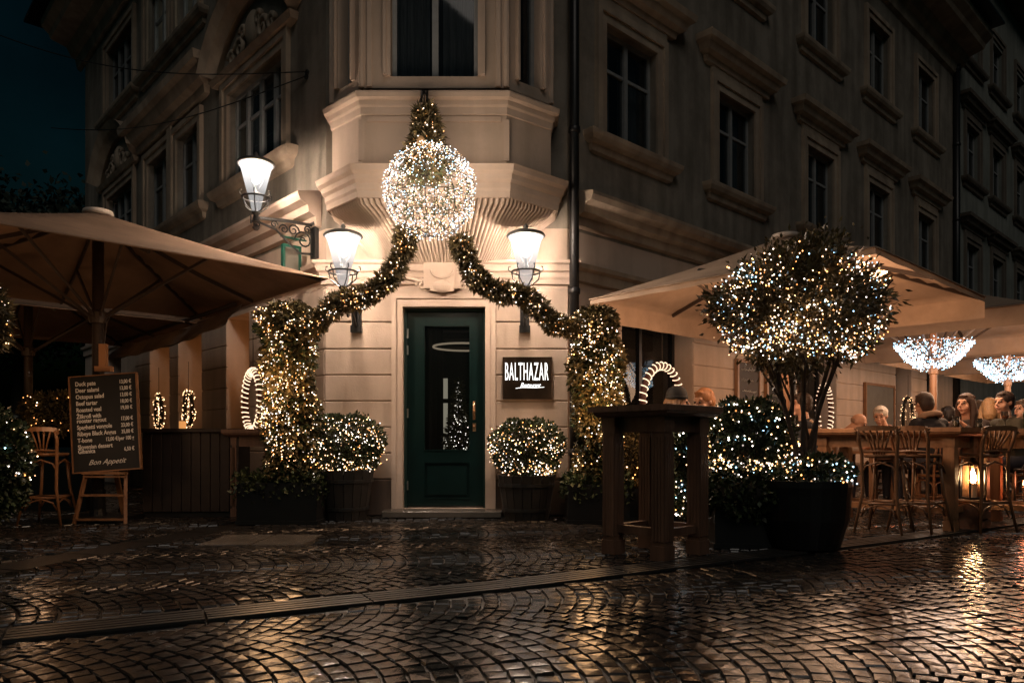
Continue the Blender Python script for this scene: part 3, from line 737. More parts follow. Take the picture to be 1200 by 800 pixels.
# room
b = BB(MC); X0, X1, Z1 = -2.0, .5, 3.0
b.add([(X0,.34,.08),(X1,.34,.08),(X1,3.6,.08),(X0,3.6,.08),(X0,.34,Z1),(X1,.34,Z1),(X1,3.6,Z1),(X0,3.6,Z1)], [(0,1,2,3),(7,6,5,4),(3,2,6,7),(0,3,7,4),(1,5,6,2)])
b.build('hallway', M['room'], bld)
b = BB(MC); b.box(-1.06, -.98, 1.6, 1.7, .08, 2.9); b.box(-.98, -.3, 1.6, 1.66, 1.42, 1.48); b.box(-.98, -.3, 1.6, 1.66, .95, .99); b.build('inner_frame', M['black'], bld)
b = BB(MC); b.box(-1.10, -1.0, 2.6, 2.64, .6, 1.85); b.build('bright_strip', emat('bright_strip_glow', (1, .82, .62), .22), bld)  # glowing upright strip for a bright line in the door glass
ring = BB(MC); ring.tube([(-.66+.42*math.cos(a), 1.3+.42*math.sin(a), 2.17) for a in np.linspace(0, 2*PI, 28, endpoint=False)], .014, 6, closed=True)
tag(ring.build('ring_lamp', emat('ring_lamp', (1, .70, .48), .22), bld))
b = BB(MC)
for z in np.arange(2.2, 2.9, .12): b.box(-1.0, -.2, 1.75, 1.78, z, z+.03)
b.build('ceiling_slats', mat('ceiling_slat', (.16, .12, .1), .5), bld)
tx, ty = -.70, 9.55
ct = empty('christmas_tree', (tx, ty, .08), label='small lit Christmas tree behind the glass of the green door', cat='christmas tree')
n = 3200; z = rng.uniform(0, 1, n)**1.3; a = rng.uniform(0, 2*PI, n); r = (1-z)*.30*rng.uniform(.3, 1, n)**.4
pt = np.stack([r*np.cos(a), r*np.sin(a), z*1.42+.15], 1); dd = np.stack([np.cos(a), np.sin(a), -.1+0*a], 1)
leaves('foliage', pt, dd, .08, .02, M['fir'], ct, .5)
MB().tube([(0, 0, 0), (0, 0, 1.5)], [.03, .01], 8).build('trunk', M['bark'], ct)
n = 240; z = rng.uniform(0, 1, n)**1.2; a = rng.uniform(0, 2*PI, n); r = (1-z)*.31
bulbs(np.stack([r*np.cos(a), r*np.sin(a), z*1.42+.15], 1), .006, M['b_white'], ct)

# glazing and frames in the ground floor openings
def shopfront(T, h, frames, rev=.30):
    x0, x1, z0, z1 = h; b = BB(T)
    b.box(x0, x0+.06, rev, rev+.08, z0, z1); b.box(x1-.06, x1, rev, rev+.08, z0, z1); b.box(x0+.06, x1-.06, rev, rev+.08, z1-.08, z1); b.box(x0+.06, x1-.06, rev, rev+.08, z0, z0+.1)
    for k in range(1, frames): x = x0+(x1-x0)*k/frames; b.box(x-.03, x+.03, rev+.001, rev+.07, z0+.1, z1-.08)
    w = b.build('window', M['pot_black'], bld)
    for k in range(frames):
        xa, xb = x0+(x1-x0)*k/frames+.03, x0+(x1-x0)*(k+1)/frames-.03
        p = BB(T); p.box(xa, xb, rev+.035, rev+.042, z0+.08, z1-.06); p.build('pane', M['pane_dark'], w)
for h in RG: shopfront(MR, h, 1 if h[1]-h[0] < 1.3 else 2)
for h in LG: shopfront(ML, h, 1, .42)
# glowing strips inside the right shop window
b = BB(MR)
for k, (x, z) in enumerate(((1.35, 2.1), (1.5, 1.8), (1.3, 1.62))): b.box(x-.3, x+.35, 1.3, 1.34, z, z+.035)
b.build('glowing_strips', emat('room_strip', (.8, .85, 1), .7), bld)

# ================================================================== NEIGHBOUR BUILDING
nb = empty('neighbour_building', MR @ Vector((14.6, 3, 0)), label='plain grey-green house beyond the drainpipe at far right', cat='building')
NB = nb.matrix_basis.inverted()
class NBB(MB):
    def __init__(s, T=None): MB.__init__(s, Matrix.Translation(-Vector(nb.location)) @ (T if T is not None else Matrix.Identity(4)))
NX = [16.0, 18.4, 21.0, 23.8, 26.6, 29.4]; holes = []
nbm = Matrix.Translation(-Vector(nb.location))
for x in NX: holes += [(x-.55, x+.55, 4.6, 6.1), (x-.55, x+.55, 7.75, 9.3), (x-.55, x+.55, 10.9, 12.3)]
wall(MR, 14.5, 31, 0, 14, holes, C=NBB).build('wall', M['nbr'], nb)
b = NBB(MR); b.box(14.5, 31, 1.0, 6, 0, 13.9); b.build('inner_wall', M['black'], nb)
tn = make_window(1.1, 1.5, 2, True, trim='nbr_trim'); tn2 = make_window(1.1, 1.5, 2, False, trim='nbr_trim')
for i, x in enumerate(NX):
    for z, tp in ((4.6, tn), (7.75, tn), (10.9, tn2)):
        o = tp if (i == 0 and not (z == 7.75)) else copy_tree(tp)
        setparent(o, nb); o.matrix_local = nbm @ MR @ Matrix.Translation((x, 0, z))
b = NBB(MR); b.box(14.45, 31, -.6, .5, 14.0, 14.3); b.build('eaves', M['nbr_trim'], nb)

# ================================================================== LANTERNS
def lantern_head(parent, c):
    """tapered glass lamp on an iron crown; c is the base of the glass, local"""
    c = Vector(c)
    g = MB(); g.lathe([(.045, -.18), (.085, 0), (.10, .04), (.165, .30), (.195, .36)], (0, 0, 0), 24, False); o = g.build('lamp_glass', M['lamp_glass'], parent, smooth=True); o.location = c
    m = MB(); m.ball((0, 0, .20), .055, 10, 8, (1, 1, 1.3)); o = m.build('lamp_mantle', M['lamp_glow'], parent, smooth=True); o.location = c
    m = MB()
    for s in (0, 1, 2): 
        a = s*2*PI/3+.4; m.tube([(0, 0, .03), (.07*math.cos(a), .07*math.sin(a), .14), (.11*math.cos(a), .11*math.sin(a), .27)], .006, 5)
    m.lathe([(.012, 0), (.035, .03), (.012, .12)], n=8); o = m.build('burner', M['steel'], parent); o.location = c
    m = MB(); m.lathe([(.20, .35), (.215, .36), (.20, .385), (.12, .415), (.03, .43), (.022, .45), (.03, .465), (.008, .50)], (0, 0, 0), 20); o = m.build('lamp_cap', M['steel'] if False else mat('cap_metal', (.10, .10, .095), .45, metal=.5), parent, smooth=True); o.location = c
    m = MB(); ci = [(.155*math.cos(a), .155*math.sin(a), -.03) for a in np.linspace(0, 2*PI, 20, endpoint=False)]; m.tube(ci, .011, 6, closed=True)
    for k in range(6):
        a = k*PI/3; q = Vector((math.cos(a), math.sin(a), 0))
        m.tube([q*.155+Vector((0, 0, -.03)), q*.14+Vector((0, 0, -.11)), q*.07+Vector((0, 0, -.17)), q*.03+Vector((0, 0, -.19))], .007, 5)
        m.tube([q*.155+Vector((0, 0, -.03)), q*.19+Vector((0, 0, -.01)), q*.185+Vector((0, 0, .03)), q*.165+Vector((0, 0, .03))], .007, 5)
    m.lathe([(.03, -.32), (.05, -.30), (.035, -.26), (.03, -.22), (.045, -.21), (.05, -.19), (.0, -.185)], n=12); o = m.build('crown', M['iron'], parent); o.location = c
    light('lamp_light', 'POINT', c+Vector((0, 0, .2)), LAMP_W, (1, .77, .60), .06, parent)
LAMP_W = 1020
def front_lantern(cx, label):
    t = empty('wall_lantern', (cx, 8.70, 2.2), label=label, cat='lantern', group='lanterns on the corner house')
    lantern_head(t, (0, -.70, .56))
    m = MB(); m.box(-.055, .055, -.03, .03, 0, .42); m.box(-.065, .065, -.05, .03, -.03, .05); m.box(-.025, -.012, -.045, -.029, .06, .40); m.box(.012, .025, -.045, -.029, .06, .40)
    m.tube([(0, -.04, .34), (0, -.2, .27), (0, -.42, .20), (0, -.60, .19), (0, -.70, .25)], [.028, .024, .022, .022, .026], 8)
    m.tube([(0, -.04, .04), (0, -.12, .1), (0, -.2, .18), (0, -.28, .235)], .016, 6)
    m.tube([(0, -.45+(.07-.004*i)*math.cos(i*.6), .12+(.07-.004*i)*math.sin(i*.6)) for i in range(13)], .011, 5)
    m.build('bracket', M['iron'], t)
    return t
front_lantern(-1.846, 'front lantern over the garland to the left of the green door')
front_lantern(.151, 'front lantern over the garland right of the green door')
# arm lantern on the left side wall
w0 = ML @ Vector((-.24, 0, 0)); out = Vector((-.731, -.682, 0)).normalized()
t = empty('wall_lantern', (w0.x, w0.y, 3.1), math.atan2(out.y, out.x), label='highest lantern, on a long scrolled iron arm left of the oriel', cat='lantern', group='lanterns on the corner house')
lantern_head(t, (.76, 0, .60))
m = MB(); m.box(.0, .05, -.06, .06, 0, .46); m.box(0, .07, -.07, .07, .39, .45); m.tube([(.04, 0, .40), (.4, 0, .385), (.76, 0, .345)], .02, 6)
m.tube([(.05, 0, .05), (.22, 0, .03), (.36, 0, .13), (.52, 0, .26), (.72, 0, .30)], .014, 6)
def scroll(cx, cz, r, s=1, n=15, ph=0): return [(cx+s*r*(1-i/(n*1.15))*math.cos(i*.62+ph), 0, cz+r*(1-i/(n*1.15))*math.sin(i*.62+ph)) for i in range(n)]
for a in ((.17, .19, .12, 1), (.30, .29, .075, -1), (.42, .28, .06, 1), (.54, .315, .045, -1), (.12, .33, .05, -1)): m.tube(scroll(*a), .010, 5)
m.tube([(.62+.2, 0, .36)]+scroll(.76, .27, .06, 1), .009, 5)
m.lathe([(.02, .20), (.045, .23), (.02, .27)], (.76, 0, 0), 8)
m.build('bracket', M['iron'], t)

# hanging green sign on the left wall, seen edge-on
w1 = ML @ Vector((-.50, 0, 0))
t = empty('hanging_sign', (w1.x, w1.y, 2.95), math.atan2(out.y, out.x), label='small green hanging sign under the long lantern arm', cat='sign')
m = MB(); m.tube([(0, 0, .42), (.34, 0, .42)], .012, 6); m.box(.08, .32, -.03, .03, .30, .33); m.box(.08, .32, -.03, .03, .0, .03); m.box(.08, .11, -.03, .03, .03, .30); m.box(.29, .32, -.03, .03, .03, .30)
m.build('frame', M['green_sign'], t)
m = MB(); m.box(.11, .29, -.012, .012, .03, .30); m.build('panel', mat('sign_glass', (.16, .15, .12), .4), t)
m = MB(); m.tube([(.145, -.02, .05), (.20, -.02, .27), (.255, -.02, .05)], .014, 6); m.tube([(.17, -.02, .14), (.23, -.02, .14)], .011, 6); m.build('letter', M['green_sign'], t)

# ================================================================== NAME SIGN
def text(body, size, m_, parent, loc, rot=(PI/2, 0, 0), align='LEFT', ext=.002, sx=1.0, shear=0, off=0.0, name='lettering', space=1.0):
    c = bpy.data.curves.new(name, 'FONT'); c.body = body; c.size = size; c.extrude = ext; c.align_x = align; c.shear = shear; c.offset = off; c.resolution_u = 3; c.space_character = space
    tmp = bpy.data.objects.new('tmp_text', c); COL.objects.link(tmp)
    dg = bpy.context.evaluated_depsgraph_get(); me = bpy.data.meshes.new_from_object(tmp.evaluated_get(dg)); bpy.data.objects.remove(tmp)
    me.materials.clear(); me.materials.append(m_); me.name = name
    o = bpy.data.objects.new(name, me); COL.objects.link(o); setparent(o, parent)
    o.location = loc; o.rotation_euler = rot; o.scale = (sx, 1, 1); return o
sg = empty('name_sign', ((618-600)/F*8.7, 8.70, 1.38), label='brushed steel name sign with lit white letters right of the door', cat='sign')
m = MB(); m.cbox(-.292, .292, -.03, .025, 0, .50, .006); m.build('plate', M['sign_face'], sg)
text('BALTHAZAR', .30, M['led'], sg, (-.01, -.034, .225), align='CENTER', sx=.275, off=.0005, ext=.004, space=1.16)
text('Restaurant', .085, M['led'], sg, (.03, -.034, .135), align='CENTER', sx=.75, shear=.45, ext=.003, off=.0005, space=.86)
m = MB(); m.tube([(-.14, -.034, .128), (-.05, -.034, .138), (.1, -.034, .134), (.20, -.034, .142)], .003, 4); m.build('underline', M['led'], sg)

# ================================================================== DECORATIONS
def path_pts(ctrl, n):
    c = [Vector(p) for p in ctrl]; c = [c[0]*2-c[1]]+c+[c[-1]*2-c[-2]]; out = []
    segn = len(c)-3
    for i in range(n):
        u = i/(n-1)*segn; k = min(int(u), segn-1); t = u-k; p0, p1, p2, p3 = c[k:k+4]
        out.append(.5*((2*p1)+(p2-p0)*t+(2*p0-5*p1+4*p2-p3)*t*t+(3*p1-p0-3*p2+p3)*t**3))
    return out
def garland(ctrl, rad, nleaf, nb, label, cat='garland', group=None, bm=('b_warm', 'b_gold', 'b_white'), taper=None):
    ps = path_pts(ctrl, 60); o0 = ps[0]; t = empty('fir_garland', o0, label=label, cat=cat, group=group)
    A = np.array([tuple(p-o0) for p in ps]); T = np.gradient(A, axis=0); T /= np.linalg.norm(T, axis=1, keepdims=True)
    def sample(n, rmin, rmax):
        i = rng.integers(0, 60, n); f = rng.random(n)[:, None]; j = np.minimum(i+1, 59); p = A[i]*(1-f)+A[j]*f
        d = unit(n); d -= T[i]*np.sum(d*T[i], 1, keepdims=True); d /= np.linalg.norm(d, axis=1, keepdims=True)+1e-9
        k = rad*(.82+.3*np.sin(i*.9)*np.cos(i*.37))[:, None]
        if taper is not None: k = k*np.interp(i/59, [0, 1], taper)[:, None]
        return p, d, T[i], k, rng.uniform(rmin, rmax, n)[:, None]
    p, d, tt, k, r = sample(nleaf, .15, .75)
    leaves('needles', p+d*k*r, d*.8+tt*rng.choice([-1, 1], (nleaf, 1))*.6, .085, .018, M['fir'], t, .45)
    p, d, tt, k, r = sample(nleaf//5, .3, .8)
    leaves('foliage', p+d*k*r, d+tt*.5, .085, .040, M['leaf_warm'], t, .5)
    m = MB(); m.tube([tuple(q-o0) for q in ps], rad*.32, 7); m.build('core', M['core'], t)
    p, d, tt, k, r = sample(nb, .65, 1.0); q = p+d*k*r
    for mm, pp in zip(bm, split(q, (.45, .20, .35))): bulbs(pp, .0060, M[mm], t)
    return t
garland([P(478, 268, 7.62), P(470, 300, 7.66), P(452, 330, 7.72), P(424, 349, 7.72), P(400, 352, 7.74), P(384, 366, 7.78), P(364, 384, 7.85), P(340, 384, 7.9)], .12, 9500, 760,
        'left fir garland with fairy lights, from the light ball to the ivy column', group='fir garlands round the door')
garland([P(537, 278, 7.62), P(547, 305, 7.66), P(562, 330, 7.7), P(585, 343, 7.72), P(612, 346, 7.74), P(632, 362, 7.8), P(650, 380, 7.85), P(678, 386, 7.95)], .112, 9500, 760,
        'right fir garland with fairy lights, from the light ball to the ivy column', group='fir garlands round the door')
# spray of fir over the ball, hung from a hook
sp = garland([P(497, 128, 7.72), P(500, 150, 7.68), P(499, 175, 7.6), P(498, 205, 7.5)], .27, 6500, 150, 'bushy fir spray with bow hanging above the light ball', cat='fir spray', taper=(.45, 1.15))
m = MB(); o0 = sp.location
for i in range(3): m.tube([P(497, 106, 7.9)-o0+Vector((.0, 0, 0)), P(497+(i-1)*9, 128, 7.74)-o0], .008, 5)
m.tube([P(494, 120, 7.92)-o0, P(494, 106, 7.86)-o0, P(501, 106, 7.86)-o0, P(500, 122, 7.9)-o0], .014, 6); m.build('hook', M['iron'], sp)
m = MB(); m.ball(P(493, 166, 7.38)-o0, .045, 10, 8, (1, .7, 1.4)); m.ball(P(503, 170, 7.38)-o0, .035, 8, 6)
for s in (-1, 1): m.tube([P(496, 172, 7.36)-o0, P(496+s*16, 176, 7.36)-o0, P(496+s*12, 186, 7.36)-o0, P(496+s*2, 178, 7.36)-o0], .012, 5)
m.build('bow', mat('gold_bow', (.45, .28, .14), .5), sp, smooth=True)
# the ball of lights
bc = P(504, 225, 7.52); R = .475
sph = empty('light_ball', bc, label='big ball of white fairy lights hanging in front of the oriel', cat='light ball')
m = MB()
for k in range(6):
    a = k*PI/6; ci = [(R*.96*math.cos(u)*math.cos(a), R*.96*math.cos(u)*math.sin(a), R*.96*math.sin(u)) for u in np.linspace(0, 2*PI, 28, endpoint=False)]; m.tube(ci, .004, 4, closed=True)
for z in (-.6, -.2, .2, .6):
    q = math.sqrt(1-z*z)*R*.96; m.tube([(q*math.cos(u), q*math.sin(u), z*R*.96) for u in np.linspace(0, 2*PI, 28, endpoint=False)], .004, 4, closed=True)
m.build('frame', M['wire'], sph)
n = 3400; u = unit(n); q = u*R*rng.uniform(.90, 1.04, n)[:, None]
den = .5+.5*np.sin(q[:, 0]*11+2*np.sin(q[:, 2]*8))*np.cos(q[:, 2]*10+q[:, 1]*7); q = q[rng.random(n) < .25+.75*den+.3*(q[:, 2] > .1)]
for mm, pp in zip(('b_white', 'b_cool', 'b_warm'), split(q, (.42, .30, .28))): bulbs(pp, .0044, M[mm], sph)
n = 600; u = unit(n); leaves('sprigs', u*R*rng.uniform(.3, .9, n)[:, None], u, .06, .018, M['leaf'], sph, .9)
light('ball_glow', 'POINT', (0, -.35, 0), 42, (1, .76, .56), .60, sph)

# ---- ivy columns
def ivy_column(c, rx, ry, z0, z1, label, nl, nb, planter, flare=0):
    t = empty('ivy_column', (c[0], c[1], 0), label=label, cat='ivy column', group='lit ivy columns beside the door')
    n = nl; z = rng.uniform(0, 1, n); a = rng.uniform(0, 2*PI, n)
    def prof(z, a): return (.84+.08*np.sin(z*9+c[0]*3)+.10*np.sin(z*21+a*2)+.10*np.sin(a*3+z*5))*(1-.55*np.clip((z-.93)/.07, 0, 1))*(.85+.2*z)
    r = prof(z, a)*rng.uniform(.25, 1, n)**.5
    pt = np.stack([r*rx*np.cos(a), r*ry*np.sin(a), z0+(z1-z0)*z], 1); dd = np.stack([np.cos(a), np.sin(a), -.5+0*a], 1)
    leaves('foliage', pt, dd, .07, .042, M['leaf_warm'], t, .6)
    n2 = nl//2; i = rng.integers(0, n, n2); leaves('dark_foliage', pt[i]*.93+rng.normal(size=(n2, 3))*.01, dd[i], .075, .045, M['leaf'], t, .6)
    m = MB(); m.lathe([(min(rx, ry)*.45, z0), (min(rx, ry)*.5, (z0+z1)/2), (min(rx, ry)*.3, z1-.15)], n=10); m.build('trunk', M['core'], t)
    # light strings that wind up the column
    out = []
    for k in range(14):
        zz = np.linspace(rng.uniform(0, .15), rng.uniform(.85, 1), nb//14); aa = rng.uniform(0, 2*PI)+np.cumsum(rng.normal(size=len(zz))*.22)
        rr = prof(zz, aa)*1.0; out.append(np.stack([rr*rx*np.cos(aa), rr*ry*np.sin(aa), z0+(z1-z0)*zz+rng.normal(size=len(zz))*.02], 1))
    q = np.concatenate(out)+rng.normal(size=(sum(map(len, out)), 3))*.012
    for mm, pp in zip(('b_warm', 'b_gold', 'b_white'), split(q, (.42, .23, .35))): bulbs(pp, .0058, M[mm], t)
    p = planter; pb = empty('planter_box', (p[0], p[1], 0), label=label.replace('ivy column', 'dark planter box under the ivy column').replace('tall ', ''), cat='planter', group='dark planter boxes')
    hx, hy, hz = p[2]/2, p[3]/2, p[4]
    m = MB(); m.box(-hx, hx, -hy, -hy+.03, .04, hz); m.box(-hx, hx, hy-.03, hy, .04, hz); m.box(-hx, -hx+.03, -hy+.03, hy-.03, .04, hz); m.box(hx-.03, hx, -hy+.03, hy-.03, .04, hz); m.build('body', M['pot_black'], pb)
    m = MB(); m.box(-hx-.015, hx+.015, -hy-.015, hy+.015, 0, .04); m.build('base', M['pot_black'], pb)
    m = MB(); m.box(-hx+.03, hx-.03, -hy+.03, hy-.03, .05, hz-.05); m.build('soil', M['soil'], pb)
    n = 1500; pt = np.stack([rng.uniform(-hx-.04, hx+.04, n), rng.uniform(-hy-.04, hy+.04, n), rng.uniform(hz-.12, hz+.14, n)-abs(rng.normal(size=n))*.05], 1)
    leaves('foliage', pt, np.stack([pt[:, 0], pt[:, 1]-.1, .2+0*pt[:, 0]], 1)*2, .06, .035, M['leaf'], t if False else pb, .7)
    return t
ivy_column((-2.43, 8.0), .335, .28, .50, 2.40, 'tall ivy column full of gold lights left of the door', 8500, 1400, (-2.50, 8.0, .85, .45, .44))
ivy_column((.93, 8.08), .31, .28, .45, 2.36, 'tall ivy column full of gold lights right of the door', 8500, 1400, (.93, 8.08, .66, .5, .42))
light('ivy_glow', 'POINT', (-2.43, 7.50, 1.5), 9, (1, .55, .25), .3); light('ivy_glow', 'POINT', (.93, 7.60, 1.3), 10, (1, .55, .25), .3)

# ---- box balls in barrels
def shrub(t, c, rad, nl, lf='leaf', L=.045, Wd=.028, hole=0, name='foliage', inner=.72):
    u = unit(nl); lump = 1+.07*np.sin(u[:, 0]*7+u[:, 2]*5)+.05*np.sin(u[:, 1]*11+u[:, 0]*4)
    p = u*np.array(rad)*(lump*rng.uniform(inner, 1.0, nl)**.6)[:, None]+np.array(c)
    leaves(name, p, u, L, Wd, M[lf], t, .6)
def barrel(t, r0, r1, h, m_='pot_wood', staves=18):
    for k in range(staves):
        a0 = 2*PI*k/staves+.012; a1 = 2*PI*(k+1)/staves-.012; vs = []
        for r, z in ((r0, 0), (r1, h)):
            for a in (a0, a1): vs.append((r*math.cos(a), r*math.sin(a), z))
            for a in (a1, a0): vs.append(((r-.03)*math.cos(a), (r-.03)*math.sin(a), z))
        MB().add(vs, [(0,3,2,1),(4,5,6,7),(0,1,5,4),(1,2,6,5),(2,3,7,6),(3,0,4,7)]).build('stave', M[m_], t)
    for f in (.22, .78):
        r = r0+(r1-r0)*f+.003; MB().lathe([(r, h*f-.02), (r+.006, h*f-.018), (r+.007, h*f+.018), (r+.004, h*f+.02)], n=24, cap=False).build('hoop', M['iron'], t)
    MB().lathe([(r0-.04, .02), (r1-.04, h-.05)], n=18).build('soil', M['soil'], t)
def box_ball(c, label, pl, r0=.25, r1=.335, h=.56, bz=.84, rad=(.44, .37, .35)):
    pt = empty('barrel_planter', (c[0], c[1], 0), label=pl, cat='planter', group='wooden barrel planters by the door'); barrel(pt, r0, r1, h)
    t = empty('box_ball', (c[0], c[1], h-.06), label=label, cat='shrub', group='clipped box balls by the door')
    cz = bz-h+.06; shrub(t, (0, 0, cz), rad, 6500, 'leaf')
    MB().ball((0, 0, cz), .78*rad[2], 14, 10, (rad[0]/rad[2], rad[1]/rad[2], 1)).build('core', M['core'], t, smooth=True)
    MB().tube([(0, 0, 0), (0, 0, cz)], .035, 8).build('trunk', M['bark'], t)
    q = strands((0, 0, cz), (rad[0]*1.0, rad[1]*1.0, rad[2]*1.02), 560, 16, .014); u = unit(420); u[:, 2] = np.abs(u[:, 2])*.9-.15; q = np.concatenate([q, u*np.array(rad)*1.02+np.array((0, 0, cz))])
    for mm, pp in zip(('b_warm', 'b_white', 'b_gold'), split(q, (.45, .38, .17))): bulbs(pp, .0058, M[mm], t)
box_ball((P(404, 0, 8.36).x, 8.36), 'clipped box ball with warm lights left of the green door', 'wooden barrel planter left of the green door')
box_ball((P(617, 0, 8.36).x, 8.36), 'clipped box ball with warm lights under the steel name sign', 'wooden barrel planter under the steel name sign', h=.5, bz=.80, rad=(.42, .36, .33))

# ================================================================== UMBRELLAS
def umbrella(L, s, ze, za, label, cm, lampw, lampcol, group, dirs, val=.22, pole=.05, wires=False, poledark=False, r_sag=.05, heaters=True):
    """L: the corner nearest the door; dirs: unit plan vectors of the two sides"""
    a, b_ = Vector((*dirs[0], 0)), Vector((*dirs[1], 0)); Lc = Vector((L[0], L[1], 0)); C0 = Lc+a*(s/2)+b_*(s/2)
    t = empty('cafe_umbrella', C0, label=label, cat='umbrella', group=group)
    def S(u, v, dz=0):      # u,v in -1..1
        m_ = max(abs(u), abs(v)); k = min(abs(u), abs(v))
        z = za+(ze-za)*m_**1.0-r_sag*math.sin(PI*m_)*(1-.5*k/max(m_, 1e-6))-.05*(1-abs(k/max(m_, 1e-6)))*(m_**3)*0
        # sag between ribs at the rim
        an = math.atan2(v, u); rib = abs(math.sin(4*an)) ; z += 0
        return a*(u*s/2)+b_*(v*s/2)+Vector((0, 0, z+dz))
    N = 24; vs = []; fs = []
    for i in range(N+1):
        for j in range(N+1): vs.append(S(-1+2*i/N, -1+2*j/N))
    for i in range(N):
        for j in range(N): q = i*(N+1)+j; fs.append((q, q+N+1, q+N+2, q+1))
    nv_ = len(vs); vs2 = [v-Vector((0, 0, .004)) for v in vs]; fs2 = [tuple(x+nv_ for x in reversed(f)) for f in fs]
    rim = [i*(N+1) for i in range(N+1)]+[N*(N+1)+j for j in range(1, N+1)]+[i*(N+1)+N for i in range(N-1, -1, -1)]+[j for j in range(N-1, 0, -1)]
    rimf = [(rim[i], rim[(i+1) % len(rim)], rim[(i+1) % len(rim)]+nv_, rim[i]+nv_) for i in range(len(rim))]
    vs_ = vs; MB().add(vs+vs2, fs+fs2+rimf).build('canopy', cm, t, smooth=True)
    vals = val if isinstance(val, (list, tuple)) else [val]*4
    if any(vals):
        for k in range(4):
            val = vals[k]
            c0, c1 = [((-1, -1), (1, -1)), ((1, -1), (1, 1)), ((1, 1), (-1, 1)), ((-1, 1), (-1, -1))][k]
            vs = []; n = 30
            for i in range(n+1):
                u = c0[0]+(c1[0]-c0[0])*i/n; v = c0[1]+(c1[1]-c0[1])*i/n; p = S(u*.997, v*.997, -.006); w = .005*math.sin(i*1.1+k)
                o_ = (a*u+b_*v).normalized()*w; vs += [p, p+Vector((0, 0, -val*.5))+o_*.5, p+Vector((0, 0, -val+.002*math.sin(i*.9)))+o_]
            fs = [(3*i+j, 3*i+3+j, 3*i+4+j, 3*i+1+j) for i in range(n) for j in (0, 1)]
            MB().add(vs, fs).build('valance', cm, t, smooth=True)
    MB().tube([v-Vector((0, 0, .004)) for v in [vs_[i] for i in rim]], .010, 5, closed=True).build('hem', cm, t, smooth=True)
    hubz = za-.16; runz = ze-.42
    for k, (u, v) in enumerate(((-1,-1),(0,-1),(1,-1),(1,0),(1,1),(0,1),(-1,1),(-1,0))):
        pts = [S(u*f, v*f, -.035) for f in (.05, .3, .6, .97)]; m = MB()
        for p, q in zip(pts, pts[1:]): m.bar(p, q, .024, .042)
        m.build('rib', M['umb_metal'], t)
        m = MB(); m.bar(Vector((0, 0, runz))+(a*u+b_*v).normalized()*.07, S(u*.52, v*.52, -.05), .02, .03); m.build('strut', M['umb_metal'], t)
    MB().lathe([(.085, runz-.07), (.095, runz-.03), (.095, runz+.05), (.06, runz+.08)], n=14).build('runner', M['umb_metal'], t)
    MB().lathe([(.07, hubz-.1), (.08, hubz), (.08, za-.05)], n=14).build('hub', M['umb_metal'], t)
    MB().lathe([(.13, za-.035), (.16, za-.02), (.15, za+.015), (.06, za+.035), (.02, za+.04)], n=20).build('cap', M['cap'], t, smooth=True)
    MB().tube([(0, 0, .06), (0, 0, hubz)], pole, 12).build('pole', M['umb_metal'] if poledark else M['umb_pole'], t, smooth=True)
    MB().box(-.38, .38, -.38, .38, 0, .05).lathe([(.09, .05), (.075, .12), (.075, .34)], n=12).build('base', M['pot_black'], t)
    if wires:
        m = MB(); m.tube([S(f, -1*f, .012+.02*math.sin(f*20)) for f in np.linspace(.08, 1, 14)], .010, 5); m.tube([S(f*.98, -f, .012) for f in np.linspace(.1, 1, 9)]+[S(1, f, .02) for f in np.linspace(-.9, .8, 8)], .010, 5); m.build('cable', M['umb_metal'], t)
    if heaters:
        for (u, v) in ((-.45, -.45), (.45, .45)):
            p = S(u, v, -.13); d = (b_-a).normalized()
            m = MB(); m.tube([p-d*.26, p+d*.26], .022, 8); m.build('heater_tube', M['heat'], t)
            m = MB(); m.bar(p-d*.28+Vector((0, 0, .035)), p+d*.28+Vector((0, 0, .035)), .09, .02); m.build('heater_shade', M['umb_metal'], t)
    light('umbrella_lamp', 'POINT', (a.x*-.65+b_.x*.5, a.y*-.65+b_.y*.5, runz-.05), lampw, lampcol, .7, t)
    return t, C0
DR_ = ((RD.x, RD.y), (LD.x, LD.y)); RG_ = 'umbrellas along the right wall'
K = 1.08; L1 = Vector((.90, 8.50)); s1 = 3.18; ORANGE = (1, .59, .35)
uR1, cR1 = umbrella(L1, s1, 2.53, 3.24, 'broad beige umbrella behind the round lit tree', M['canvas'], 60, ORANGE, RG_, DR_, (.24, .24, .06, .06), wires=True)
L2 = Vector((3.95, 10.85))
uR2, cR2 = umbrella(L2, s1, 2.50, 3.2, 'beige umbrella with blue-white light cone, second from the door', M['canvas'], 60, ORANGE, RG_, DR_, .24)
L3 = L2+Vector((2.65, 2.30))
uR3, cR3 = umbrella(L3, s1, 2.50, 3.2, 'beige umbrella with blue-white light cone, third from the door', M['canvas'], 60, ORANGE, RG_, DR_, .24)
L4 = L3+Vector((.731, .682))*3.5
uR4, cR4 = umbrella(L4, s1, 2.50, 3.2, 'far beige umbrella at the end of the right terrace', M['canvas'], 60, ORANGE, RG_, DR_, .24)
